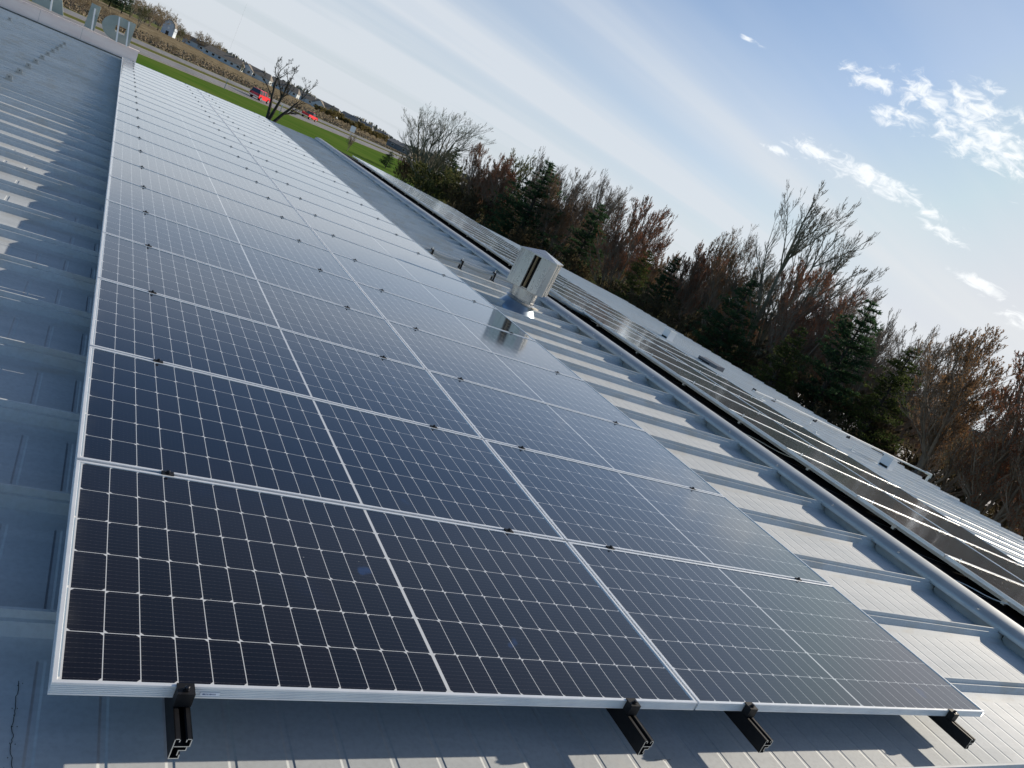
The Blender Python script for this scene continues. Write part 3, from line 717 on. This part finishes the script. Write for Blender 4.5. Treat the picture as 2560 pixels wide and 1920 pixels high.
# ------------------------------------------------------------------ cars
M_redp = mat('red_car_paint', (.7, .02, .03), .3, .0, .5, fn=mottled((.66, .018, .03), (.74, .025, .035), 2)); M_glassd = mat('dark_window', (.02, .022, .025), .08, 0, .6)
M_tyre = mat('tyre', (.015, .015, .015), .8); M_rim = mat('wheel_rim', (.5, .5, .5), .3, .8); M_tail = mat('tail_light', (.25, .01, .01), .3); M_chrome = mat('bumper_chrome', (.5, .5, .5), .25, .9)
M_hl = mat('headlight_glass', (.7, .72, .75), .2)
def body(prof, w_, m, name, par):                # side profile (x forward, z) extruded over the width with tumblehome
    b = MB(); n = len(prof); k = 0
    for yy, ins in ((-w_/2, .0), (-w_/2+.0, 0), (w_/2, 0)): pass
    lay = [(-w_/2+.07, .045), (-w_/2, 0), (w_/2, 0), (w_/2-.07, .045)]
    cx = sum(p[0] for p in prof)/n; cz = sum(p[1] for p in prof)/n
    for yy, ins in lay: b.v += [(p[0]+(cx-p[0])*ins*.35, yy, p[1]+(cz-p[1])*ins) for p in prof]
    for i in range(3):
        for j in range(n): j2 = (j+1) % n; b.face((i*n+j, i*n+j2, (i+1)*n+j2, (i+1)*n+j))
    b.face(tuple(range(n))[::-1]); b.face(tuple(3*n+i for i in range(n)))
    return b.build(name, m, par)
def greenhouse(x0, x1, x2, x3, z0, z1, w0, w1, m, name, par):
    b = MB(); b.v = [(x0, -w0/2, z0), (x3, -w0/2, z0), (x3, w0/2, z0), (x0, w0/2, z0), (x1, -w1/2, z1), (x2, -w1/2, z1), (x2, w1/2, z1), (x1, w1/2, z1)]
    for q in [(0, 1, 5, 4), (1, 2, 6, 5), (2, 3, 7, 6), (3, 0, 4, 7), (4, 5, 6, 7)]: b.face(q)
    return b.build(name, m, par)
def wheels(par, xs, w_):
    for xx in xs:
        for sd_ in (-1, 1):
            wh = MB(); wh.tube([(xx, sd_*(w_/2-.24), .39), (xx, sd_*(w_/2+.01), .39)], .39, 18); o = wh.build('wheel', M_tyre, par)
            r = MB(); r.tube([(xx, sd_*(w_/2+.0), .39), (xx, sd_*(w_/2+.022), .39)], .23, 14); r.build('rim', M_rim, o)
def suv(t):
    body([(-2.45, .50), (-2.5, .75), (-2.42, 1.12), (1.0, 1.16), (2.2, 1.05), (2.5, .85), (2.5, .45), (2.0, .36), (-2.2, .36)], 1.96, M_redp, 'body', t)
    greenhouse(-2.38, -2.2, .55, 1.25, 1.12, 1.78, 1.86, 1.5, M_glassd, 'windows', t)
    b = MB(); b.v = [(-2.22, -.76, 1.775), (.56, -.76, 1.775), (.56, .76, 1.775), (-2.22, .76, 1.775), (-2.1, -.7, 1.84), (.4, -.7, 1.84), (.4, .7, 1.84), (-2.1, .7, 1.84)]
    for q in [(0, 1, 5, 4), (1, 2, 6, 5), (2, 3, 7, 6), (3, 0, 4, 7), (4, 5, 6, 7)]: b.face(q)
    b.build('roof', M_redp, t)
    for xx in (-1.3, -.25, .75):
        for sd_ in (-1, 1):
            b = MB(); b.v = [(xx, sd_*.935, 1.12), (xx+.1, sd_*.935, 1.12), (xx+.1, sd_*.765, 1.79), (xx, sd_*.765, 1.79)]; b.face((0, 1, 2, 3)); b.build('pillar', M_redp, t)
    wheels(t, (-1.5, 1.55), 1.96)
    for sd_ in (-1, 1):
        b = MB(); b.box(-2.53, -2.45, sd_*.82-.1, sd_*.82+.1, .8, 1.1); b.build('tail_light', M_tail, t)
        b = MB(); b.box(2.40, 2.52, sd_*.72-.16, sd_*.72+.16, .75, .92); b.build('headlight', M_hl, t)
    b = MB(); b.box(-2.62, -2.45, -.92, .92, .48, .68); b.build('rear_bumper', M_chrome, t)
def pickup(t):
    body([(-.35, .50), (-.35, 1.12), (1.15, 1.15), (2.6, 1.08), (2.9, .9), (2.9, .5), (2.3, .42), (0, .42)], 1.98, M_redp, 'cab', t)
    greenhouse(-.32, -.22, .75, 1.35, 1.12, 1.80, 1.84, 1.5, M_glassd, 'windows', t)
    b = MB(); b.box(-.24, .78, -.76, .76, 1.795, 1.85); b.build('roof', M_redp, t)
    b = MB(); b.box(-2.9, -.38, -.98, -.86, .55, 1.18); b.box(-2.9, -.38, .86, .98, .55, 1.18); b.box(-2.9, -2.8, -.86, .86, .62, 1.16); b.box(-2.8, -.38, -.86, .86, .55, .66); b.build('cargo_bed', M_redp, t)
    wheels(t, (-1.85, 1.9), 1.98)
    b = MB(); b.box(-3.05, -2.9, -.95, .95, .48, .66); b.build('rear_bumper', M_chrome, t)
    for sd_ in (-1, 1):
        b = MB(); b.box(-2.93, -2.905, sd_*.90-.06, sd_*.90+.06, .8, 1.1); b.build('tail_light', M_tail, t)
        b = MB(); b.box(2.82, 2.93, sd_*.76-.14, sd_*.76+.14, .75, .92); b.build('headlight', M_hl, t)
zr = math.atan2(dd.y, dd.x)
t = thing('suv', 'red sport utility car on the highway left of the gnarled bare tree', 'car', P(8.74, 179, .058), (0, 0, zr)); suv(t); t.scale = (1.14, 1.14, 1.14)
t = thing('pickup_truck', 'red pickup truck with an open bed right of the gnarled bare tree', 'truck', P(12.05, 219, .058), (0, 0, zr)); pickup(t); t.scale = (1.08, 1.08, 1.08)

# ------------------------------------------------------------------ trees
def rv(r): return Vector((r.uniform(-1, 1), r.uniform(-1, 1), r.uniform(-1, 1)))
def perp(d, r):
    a = d.cross(rv(r)); return a.normalized() if a.length > 1e-4 else Vector((1, 0, 0))
def grow(seed, H, r0, leaders, fork, spread, lift, nch, lvls, budn, buds, lean=(0, 0), crook=.12, lenf=.5, mint=.008, crownr=None, twigdrop=0.0):
    r = random.Random(seed); wd = MB(); bd = MB()
    def seg(p, d, ln, rad, lv):
        n = 5 if lv < 2 else 4 if lv < lvls else 2
        pts = [p]; q = p; dc = d.copy()
        for i in range(n):
            dc = (dc + rv(r)*crook*(1.0 if lv else .4) + Vector((0, 0, lift*(.5 if lv < 2 else 1.0)/n)) - Vector((0, 0, twigdrop if lv >= lvls-1 else 0))).normalized()
            q = q + dc*(ln/n); pts.append(q)
        rads = [max(mint*.6, rad*(1-.72*i/n)) for i in range(n+1)]
        wd.tube(pts, rads, 8 if lv == 0 else 5 if lv == 1 else 3, cap=False)
        if lv >= lvls:
            if budn:
                for k in range(budn):
                    f = r.random(); i = min(n-1, int(f*n)); c = pts[i].lerp(pts[i+1], f*n-i) + rv(r)*buds*.5
                    a = ((pts[i+1]-pts[i]).normalized()+rv(r)*.5).normalized()*buds; b_ = perp(a, r)*buds*.38; bd.quad(c-a-b_*.3, c+b_, c+a+b_*.3, c-b_)
            return
        m = nch[lv] if lv < len(nch) else nch[-1]
        for k in range(m):
            f = r.uniform(.22 if lv else fork, 1.0) if k < m-1 else 1.0
            i = min(n-1, int(f*n)); c = pts[i].lerp(pts[i+1], f*n-i); dl = (pts[i+1]-pts[i]).normalized()
            ang_ = spread*r.uniform(.55, 1.25)*(1.0 if k < m-1 else .35)
            nd = (dl*math.cos(ang_) + perp(dl, r)*math.sin(ang_)).normalized()
            if nd.z < -.25: nd.z *= -.3
            seg(c, nd, ln*lenf*r.uniform(.7, 1.25)*(1.15-.45*f), max(mint, rads[i]*.62), lv+1)
    base = Vector((0, 0, -.1))
    for k in range(leaders):
        a = 2*math.pi*k/leaders + r.uniform(-.5, .5); tl = r.uniform(.12, .42) if leaders > 1 else .03
        d = Vector((math.cos(a)*tl+lean[0], math.sin(a)*tl+lean[1], 1)).normalized()
        seg(base+Vector((math.cos(a), math.sin(a), 0))*r0*.5*(leaders > 1), d, H*(.62 if leaders > 1 else .66)*r.uniform(.85, 1.1), r0*(.65 if leaders > 1 else 1), 0)
    zs = max(v[2] for v in wd.v); f = H/zs
    wd.v = [(a*f, b_*f, c*f) for a, b_, c in wd.v]; bd.v = [(a*f, b_*f, c*f) for a, b_, c in bd.v]
    return wd, bd
def make_tree(name, cat, wm, bm, *a, **k):
    t = thing(name, 'x', cat); wd, bd = grow(*a, **k)
    wd.build('trunk', wm, t)
    if bd.v: bd.build('crown', bm, t)
    return t
def pine(seed, H, Rb, m, dens=1.0):
    r = random.Random(seed); t = thing('pine_tree', 'x', 'pine tree'); wd = MB(); nd = MB()
    wd.tube([(0, 0, -.1), (.05, .02, H*.5), (0, 0, H*.98)], [H*.018, H*.011, .02], 7)
    z = H*.08
    while z < H*.99:
        f = z/H; rr = Rb*(1-f)**.75*(.85 if f < .25 else 1.0)+.12
        for k in range(6 if f < .85 else 4):
            a = r.uniform(0, 6.283); ln = rr*r.uniform(.6, 1.15); d = Vector((math.cos(a), math.sin(a), r.uniform(-.05, .3)))
            p0 = Vector((0, 0, z)); p1 = p0+d*ln*.6; p2 = p0+d*ln+Vector((0, 0, ln*.10)); wd.tube([p0, p1, p2], [.03+.01*(1-f), .018, .006], 3, cap=False)
            nc = int(ln*15*dens)+3
            for c in range(nc):
                g_ = r.uniform(.25, 1.0); sp = p0.lerp(p2, g_) + Vector((r.gauss(0, 1), r.gauss(0, 1), r.gauss(0, .28)))*(.09+.15*ln*g_*.5)
                for q in range(5):
                    ax = (rv(r)+Vector((d.x, d.y, .35))*.8).normalized()*r.uniform(.10, .20); bx = perp(ax, r)*r.uniform(.018, .035); nd.quad(sp-bx, sp+bx, sp+ax+bx*.3, sp+ax-bx*.3)
        z += H*.033*r.uniform(.7, 1.3)
    wd.build('trunk', M_barkd, t); nd.build('crown', m, t); return t
HIDE = []
def place(src, az, dist, H, label, group=None, rz=None, sx=1.0, z=0.0):
    base = src['H']; s_ = H/base
    p = P(az, dist, z); rzv = random.Random(int(az*100)).uniform(0, 6.28) if rz is None else rz
    if not src.get('used'):
        src['used'] = 1; o = src; o.location = p; o.rotation_euler = (0, 0, rzv); o.scale = (s_*sx, s_*sx, s_); o['label'] = label
        if group: o['group'] = group
        return o
    o = dup(src, p, (0, 0, rzv), label, group, (s_*sx, s_*sx, s_))
    if not group and 'group' in o.keys(): del o['group']
    return o
def setH(t, H): t['H'] = H; return t
redA = setH(make_tree('maple_tree', 'tree', M_bark, M_red, 11, 10, .17, 6, .18, .46, .62, [9, 8, 6, 5], 4, 3, .040, crook=.06, lenf=.50), 10)
redB = setH(make_tree('maple_tree', 'tree', M_bark, M_redb, 23, 10, .17, 6, .18, .50, .58, [9, 8, 6, 5], 4, 3, .042, crook=.07, lenf=.50), 10)
redC = setH(make_tree('maple_tree', 'tree', M_bark, M_red, 37, 10, .16, 5, .16, .52, .66, [10, 8, 6, 5], 4, 3, .040, crook=.06, lenf=.48), 10)
bareA = setH(make_tree('bare_tree', 'tree', M_bark, M_pinkt, 5, 10, .15, 6, .22, .44, .55, [9, 7, 6, 5], 4, 1, .03, crook=.07, lenf=.50), 10)
bareB = setH(make_tree('bare_tree', 'tree', M_bark, M_pinkt, 8, 10, .15, 5, .22, .55, .40, [9, 7, 6, 5], 4, 2, .035, crook=.10, lenf=.52), 10)
big1 = setH(make_tree('bare_tree', 'tree', M_barkg, M_pale, 42, 13, .28, 6, .2, .60, .40, [8, 7, 6, 4], 4, 1, .04, crook=.11, lenf=.50), 13)
big2 = setH(make_tree('bare_tree', 'tree', M_barkg, M_pinkt, 51, 15, .28, 4, .26, .50, .45, [13, 9, 7, 5], 4, 1, .03, lean=(.16, 0), crook=.07, lenf=.42), 15)
pale = setH(make_tree('leafing_tree', 'tree', M_barkg, M_pale, 61, 10, .15, 5, .2, .55, .5, [7, 6, 5, 4], 4, 7, .05, crook=.12, lenf=.5), 10)
scr = setH(make_tree('shrub', 'shrub', M_barkd, M_shrub, 71, 4, .05, 7, .1, .65, .3, [6, 5, 4], 3, 9, .06, crook=.16, lenf=.55, mint=.005), 4)
scrg = setH(make_tree('shrub', 'shrub', M_barkd, M_pale, 72, 4, .05, 7, .1, .65, .3, [6, 5, 4], 3, 11, .07, crook=.16, lenf=.55, mint=.005), 4)
pA = setH(pine(3, 9, 2.9, M_pine), 9); pB = setH(pine(4, 9, 2.5, M_pine, 1.1), 9); pC = setH(pine(6, 9, 2.8, M_pine2, .8), 9)
# front row beyond the far eave, left to right
place(big1, 20.6, 108, 13.0, 'tall spreading bare tree with a round airy crown, leftmost of the tree row', sx=1.3)
place(pB, 22.0, 112, 8.2, 'dark evergreen behind the foot of the tall spreading bare tree', sx=1.3)
place(scrg, 23.6, 100, 6.2, 'pale green bushy shrub right of the tall spreading bare tree', sx=1.3)
place(scrg, 21.2, 100, 5.4, 'dull green shrub at the foot of the tall spreading bare tree', sx=1.5)
place(redA, 24.4, 97, 9.9, 'first red budding tree right of the spreading bare tree')
place(redC, 26.0, 92, 10.3, 'rusty red tree left of the largest dark pine')
place(pale, 26.9, 100, 12.0, 'pale green budding tree rising behind the largest dark pine')
place(pA, 28.4, 80, 10.4, 'largest dark pine, broad, in the left half of the tree row', sx=1.5)
place(bareA, 28.6, 96, 12.6, 'pale bare tree rising directly above the largest dark pine')
place(bareA, 30.3, 90, 12.6, 'feathery bare tree just right of the largest dark pine', rz=2.0)
place(redB, 30.9, 80, 9.7, 'brown red tree between the two dark pines')
place(bareB, 31.8, 86, 12.5, 'bare pinkish tree behind the brown red tree between the pines')
place(pB, 33.1, 76, 8.7, 'narrower dark pine right of the brown red tree', sx=1.35)
place(bareA, 33.4, 84, 12.6, 'bare tree with fine twigs left of the round red maple', rz=4.0)
place(redA, 36.4, 70, 10.8, 'round red maple standing clear against the sky right of the ventilator', rz=1.2, sx=1.1)
place(pC, 37.6, 64, 6.7, 'yellow green pine in front of the round red maple')
place(pA, 39.6, 62, 7.2, 'dark pine right of the yellow green pine', rz=2.2)
place(redC, 41.4, 63, 10.4, 'red budding tree left of the tallest bare tree', rz=.6, sx=1.05)
place(redB, 43.6, 62, 10.7, 'brown red tree next to the foot of the tallest bare tree', rz=1.0)
place(bareB, 44.2, 70, 12.4, 'thin pale bare tree just behind the tallest bare tree on its left')
place(big2, 46.9, 62, 16.0, 'tallest bare tree, forked and leaning right high above the row', rz=R_(-25), sx=1.12)
place(pA, 45.0, 52, 7.8, 'broad dark pine in front of the tallest bare tree', rz=1.1, sx=1.15)
place(redA, 49.3, 56, 10.7, 'red tree right of the tallest bare tree', rz=3.4)
place(bareA, 52.8, 58, 11.4, 'bare tree whose twigs reach right past the dark ragged pine', rz=2.6)
place(redC, 51.2, 60, 10.6, 'dark red tree behind the ragged pine', rz=3.0)
place(pB, 52.6, 48, 9.3, 'ragged dark pine standing against the pale sky', rz=3.0, sx=1.15)
place(pC, 49.4, 46, 6.4, 'low green pine at the foot of the ragged dark pine', rz=1.4)
place(bareA, 54.9, 54, 10.0, 'small bare tree right of the ragged dark pine', rz=5.0)
place(bareB, 57.2, 54, 10.4, 'wide pale bare tree with a rounded crown toward the right edge', rz=1.9, sx=1.15)
place(pC, 56.2, 47, 8.1, 'loose green pine in front of the wide pale bare tree', rz=2.4)
place(redB, 60.9, 42, 10.6, 'big brown red tree at the right edge of the view', rz=.4, sx=1.2)
place(redC, 65.2, 39, 10.6, 'large red tree cut off by the right edge of the view', rz=1.7, sx=1.2)
place(redA, 69.5, 37, 10.2, 'red tree just beyond the right edge of the view', rz=1.0, sx=1.1)
rr = random.Random(9)
az = 21.0; i = 0
while az < 70:                                   # tangled second row and undergrowth
    dist = 46/math.sin(R_(az)); s_ = [bareA, redB, bareB, redC][i % 4]
    place(s_, az, dist*rr.uniform(1.05, 1.3), rr.uniform(8.0, 9.6), 'twiggy tree in the tangle behind the front row of trees', 'trees of the tangled second row', rz=rr.uniform(0, 6), sx=1.15)
    az += rr.uniform(2.8, 4.2); i += 1
az = 19.5
while az < 72:
    dist = 36.5/math.sin(R_(az))
    place(scr, az, dist*rr.uniform(1.0, 1.2), rr.uniform(3.2, 4.8), 'brown twiggy shrub in the undergrowth below the tree row', 'shrubs of the undergrowth', rz=rr.uniform(0, 6), sx=1.35)
    az += rr.uniform(1.5, 2.5)
place(scrg, 46.6, 40, 2.6, 'small bright green shrub below the tallest bare tree', sx=1.3)
place(scrg, 60.0, 36, 2.9, 'small light green shrub at the eave near the right edge', sx=1.0)
# parked car and shed glimpsed through the trunks
t = thing('parked_car', 'white car glimpsed through the trunks near the right end of the eave', 'car', P(56.9, 60), (0, 0, 1.0))
M_wp = mat('white_car_paint', (.75, .76, .78), .2, 0, .6)
body([(-2.2, .45), (-2.25, .8), (-2.0, .98), (1.0, 1.0), (2.0, .86), (2.25, .6), (2.2, .35), (-2.1, .35)], 1.8, M_wp, 'body', t)
greenhouse(-1.7, -1.1, .5, 1.2, .98, 1.42, 1.66, 1.3, M_glassd, 'windows', t); wheels(t, (-1.35, 1.4), 1.8)
b = MB(); b.box(-1.12, .5, -.66, .66, 1.415, 1.45); b.build('roof', M_wp, t)

# trees between the building and the highway
bt = setH(make_tree('bare_tree', 'tree', M_barkd, M_pinkt, 97, 9, .36, 3, .42, .62, .34, [5, 5, 6, 5], 4, 0, .05, lean=(.12, 0), crook=.24, lenf=.46, mint=.013), 9)
place(bt, 9.75, 105, 8.7, 'dark gnarled bare tree on the lawn by the highway between the red car and truck', rz=.3)
place(bareB, 15.15, 142, 3.3, 'thin young tree on the lawn just beyond the far end of the ridge', sx=.7)
place(pB, 17.95, 150, 3.2, 'small round evergreen on the lawn near the road', sx=1.9)
place(scr, 19.3, 128, 4.0, 'leafless bush at the left end of the tree row', sx=1.2)
place(scr, 19.9, 116, 4.4, 'grey bush in front of the trunk of the spreading bare tree', sx=1.3)
for k, (az, ds, hh) in enumerate([(-.9, 470, 12), (-.2, 470, 13), (-2.4, 500, 12), (-3.2, 470, 11)]):
    place(pA, az, ds, hh, 'dark evergreen in the far clump at the upper left', 'far evergreens at the upper left', sx=1.5)
tanA = setH(make_tree('bare_tree', 'tree', M_bark, M_tan, 33, 10, .16, 5, .25, .60, .35, [7, 6, 5, 3], 4, 2, .10, crook=.15, lenf=.52), 10)
for k, (az, ds, hh) in enumerate([(.3, 480, 12), (.8, 500, 13), (1.4, 490, 13.5), (1.9, 505, 14), (2.6, 560, 14), (3.1, 480, 9.5), (3.5, 500, 8), (4.3, 560, 11.5), (4.8, 565, 12), (5.3, 560, 11), (5.6, 600, 9), (-1.5, 520, 11), (1.1, 560, 12), (2.2, 600, 12)]):
    place(tanA, az, ds, hh, 'tan leafless tree in the far clump around the barn', 'far tan trees by the barn', sx=1.15)
place(pale, .85, 308, 8.5, 'light green budding tree standing in the brown field left of the barn')
place(pale, 3.25, 470, 7.5, 'light green tree just right of the barn')
for k, (az, ds, hh) in enumerate([(-3.4, 190, 4.2), (-2.7, 196, 4.8), (-2.1, 200, 5.2), (-1.6, 205, 4.0), (-.9, 215, 3.6), (-.4, 210, 3.4), (.2, 216, 3.2), (2.0, 205, 2.6), (3.1, 209, 2.4), (4.4, 212, 2.6)]):
    place(tanA, az, ds, hh, 'tan bush in the rough verge behind the sign letters', 'tan verge bushes', sx=1.6)
yb = random.Random(4)
yelA = setH(make_tree('shrub', 'shrub', M_bark, M_yel, 77, 4, .05, 7, .1, .65, .3, [6, 5, 4], 3, 9, .14, crook=.16, lenf=.55, mint=.01), 4)
for k in range(16):
    az = 12.4+k*.42; place(yelA, az, 430+k*8+yb.uniform(-20, 20), yb.uniform(3.2, 5.2), 'yellowish bush in the far hedge beyond the highway', 'yellow bushes of the far hedge', sx=1.7)
place(pA, 7.1, 505, 5.2, 'small dark evergreen in front of the long ranch house', sx=1.2)
place(scrg, 8.3, 540, 5.0, 'round green bush beside the gabled house wing', sx=1.5)
place(scrg, 13.3, 470, 5.5, 'round green tree at the right end of the nearer houses', sx=1.4)
# rough grass and reeds along the far side of the highway: nobody could count them
b = MB(); r = random.Random(2)
for i in range(15000):
    a = r.uniform(80, 420) if i % 3 else r.uniform(80, 260); c = 108+abs(r.gauss(0, 1))*22; p = Vector(AC(a, c)); h_ = r.uniform(.10, .32)*(2.0 if r.random() < .06 else 1); q = r.uniform(0, 3.14); s_ = .12+.0005*a
    d = Vector((math.cos(q)*s_, math.sin(q)*s_, 0)); ln = Vector((r.uniform(-.4, .4), r.uniform(-.4, .4), h_)); b.quad(p-d, p+d, p+ln+d*.4, p+ln-d*.4)
o = b.build('reeds', mat('dry_reeds', rough=.9, fn=mottled((.13, .10, .065), (.23, .185, .12), .15))); o['kind'] = 'stuff'; tag(o, 'dry tan reeds and weeds along the far side of the highway', 'reeds')
for k, (az, ds) in enumerate([(6.55, 152), (10.2, 160)]):
    t = thing('marker_post', ['thin roadside post left of the red car', 'thin roadside post by the big bare tree'][k], 'post', P(az, ds))
    b = MB(); b.box(-.05, .05, -.05, .05, 0, 1.5); b.build('post', M_cond, t); b = MB(); b.box(-.09, .09, -.06, .06, 1.5, 1.85); b.build('marker_plate', M_post, t)
t = thing('road_sign', 'small white sign on a post above the thin young tree', 'sign', P(14.95, 255), (0, 0, 0))
b = MB(); b.box(-.08, .08, -.08, .08, 0, 2.2); b.build('post', M_cond, t); b = MB(); b.box(-.8, .8, -.12, -.08, 1.4, 3.2); b.build('sign_panel', M_post, t)

# ------------------------------------------------------------------ far houses and barn
M_side = mat('pale_siding', (.5, .53, .55), .7, fn=mottled((.42, .47, .50), (.52, .56, .58), .3)); M_shing = mat('brown_shingles', (.2, .17, .14), .9, fn=mottled((.155, .14, .12), (.22, .195, .17), .4))
M_shing2 = mat('grey_shingles', (.15, .16, .17), .9, fn=mottled((.11, .115, .125), (.17, .175, .185), .4)); M_blue = mat('blue_white_boards', (.5, .56, .64), .7, fn=mottled((.46, .53, .62), (.56, .62, .68), .4))
def house(label, az, ds, ln, dp, hw, hr, rm, wm, nwin, turn=12, gable=False):
    t = thing('house', label, 'house', P(az, ds), (0, 0, R_(-az-turn)))
    b = MB(); b.box(-ln/2, ln/2, 0, dp, 0, hw); b.build('wall', wm, t)
    b = MB(); o_ = .5
    A = [(-ln/2-o_, -o_, hw), (ln/2+o_, -o_, hw), (ln/2-1.2, dp/2, hr), (-ln/2+1.2, dp/2, hr), (-ln/2-o_, dp+o_, hw), (ln/2+o_, dp+o_, hw)]
    b.v = A; b.face((0, 1, 2, 3)); b.face((4, 3, 2, 5)); b.face((0, 3, 4)); b.face((1, 5, 2)); b.face((0, 4, 5, 1)); ro = b.build('roof', rm, t)
    b = MB(); b.box(ln*.2, ln*.2+.8, dp*.4, dp*.4+.8, hw+.6, hr+.5); b.build('chimney', rm, ro)
    for i in range(nwin):
        xx = -ln/2+ln*(i+.5)/nwin; fw = MB(); fw.box(xx-.85, xx+.85, -.06, .0, 1.0, 2.4); fo = fw.build('window', M_post, t)
        g_ = MB(); g_.box(xx-.75, xx+.75, -.10, -.062, 1.1, 2.3); g_.build('pane', M_glassd, fo)
    if gable:
        b = MB(); b.box(-ln/2+1, -ln/2+9, -3, 0, 0, hw); b.prism([(-ln/2+1, hw), (-ln/2+9, hw), (-ln/2+5, hr-.4)], -3, -2.9); b.build('gable_wing', wm, t)
        b = MB(); gx = -ln/2+5
        b.quad((gx-4.5, -3.4, hw-.2), (gx, -3.4, hr-.2), (gx, 4, hr-.2), (gx-4.5, 4, hw-.2)); b.quad((gx+4.5, -3.4, hw-.2), (gx, -3.4, hr-.2), (gx, 4, hr-.2), (gx+4.5, 4, hw-.2)); b.build('wing_roof', rm, t)
        for xx in (gx-1.6, gx+1.8): b = MB(); b.box(xx-.7, xx+.7, -3.1, -3.01, 1.0, 2.4); b.build('window', M_glassd, t)
    return t
house('pale ranch house closest to the barn, seen at the left end of the far houses', 4.1, 560, 15, 9, 2.9, 5.6, M_shing, M_side, 2)
house('long low ranch house right of the barn with brown roof and six windows', 5.85, 520, 22, 10, 2.8, 5.9, M_shing, M_side, 6)
house('ranch house with a gabled front wing beside a dark evergreen', 7.9, 530, 19, 10, 2.8, 6.1, M_shing, M_side, 3, gable=True)
house('long ranch house left of the big bare tree behind the red car', 9.8, 560, 20, 10, 2.8, 6.2, M_shing, M_side, 5)
house('ranch house partly hidden behind the big bare tree', 11.2, 585, 16, 10, 2.8, 6.0, M_shing, M_side, 3)
house('house with a pale gabled wing above the red truck', 12.75, 560, 18, 10, 2.8, 6.2, M_shing, M_side, 3, gable=True)
house('grey roofed house right of the gabled house beyond the truck', 14.4, 640, 15, 10, 3.2, 6.6, M_shing2, M_side, 3)
house('small grey house in the middle of the far right row', 15.6, 690, 12, 9, 3.2, 6.2, M_shing2, M_side, 2)
house('far grey house near the yellow hedge', 16.8, 720, 12, 9, 3.2, 5.8, M_shing2, M_side, 2)
house('dark roofed house farthest right behind the spreading bare tree', 18.2, 470, 14, 10, 3.0, 4.9, M_shing2, M_shing2, 2)
t = thing('barn', 'blue white barn with a rounded gambrel roof among far tan trees', 'barn', P(2.42, 526), (0, 0, R_(-10)))
g = [(-3.3, 5.2), (-2.7, 7.0), (-1.4, 8.2), (0, 8.8), (1.4, 8.2), (2.7, 7.0), (3.3, 5.2)]
b = MB(); b.prism([(-3.2, 0)] + [(x_*.97, z_-.1) for x_, z_ in g] + [(3.2, 0)], 0, 13); b.build('wall', M_blue, t)
b = MB()
for (xa, za), (xb, zb) in zip(g, g[1:]): b.quad((xa, -.5, za), (xb, -.5, zb), (xb, 13.4, zb), (xa, 13.4, za)); b.quad((xa, -.5, za), (xb, -.5, zb), (xb*.93, -.5, zb-.35), (xa*.93, -.5, za-.35))
b.build('roof', M_shing, t)
b = MB(); b.box(-.8, .8, -.05, .0, .0, 2.2); b.build('door', M_glassd, t)
for zz in (3.4, 5.6): b = MB(); b.box(-.5, .5, -.05, 0, zz, zz+1.1); b.build('window', M_post, t)
for (az, ds) in ((16.0, 600),):
    t = thing('antenna_mast', 'thin mast rising from the far hedge', 'mast', P(az, ds)); b = MB(); b.tube([(0, 0, 0), (0, 0, 8.5)], .12, 5); b.build('pole', M_cond, t); b = MB(); b.box(-.8, .8, -.05, .05, 7.6, 7.8); b.build('crossarm', M_cond, t)
t = thing('radio_tower', 'faint thin radio tower in the sky above the far houses', 'tower', P(6.05, 1500)); b = MB(); b.tube([(0, 0, 0), (0, 0, 95)], .07, 4); b.build('mast', M_cond, t)
for zz in (30, 60, 90): b = MB(); b.box(-.15, .15, -.15, .15, zz, zz+.4); b.build('platform', M_cond, t)
# barely seen pavement behind the trees and a low wooded rise on the horizon
b = MB(); b.quad((45, 20, GZ+.03), (75, 14, GZ+.03), (90, 60, GZ+.03), (55, 62, GZ+.03)); b.build('parking_lot', M_road, kind='structure')
r = random.Random(12); b = MB()
for i in range(9000):
    az = r.uniform(-12, 75); dsx = r.uniform(900, 1300); p = P(az, dsx); h_ = r.uniform(2.5, 8.0)*(1+.35*math.sin(az*1.3)); q = r.uniform(0, 3.14); d = Vector((math.cos(q), math.sin(q), 0))*r.uniform(1.0, 2.4)
    b.quad(p-d, p+d, p+d*.3+Vector((0, 0, h_)), p-d*.3+Vector((0, 0, h_)))
o = b.build('distant_woods', mat('distant_woods', rough=.95, fn=mottled((.10, .11, .09), (.17, .16, .12), .02))); o['kind'] = 'stuff'; tag(o, 'low grey brown line of distant woods on the horizon', 'woods')
for o in list(COL.objects):
    for kx in ('H', 'used'):
        if kx in o.keys(): del o[kx]
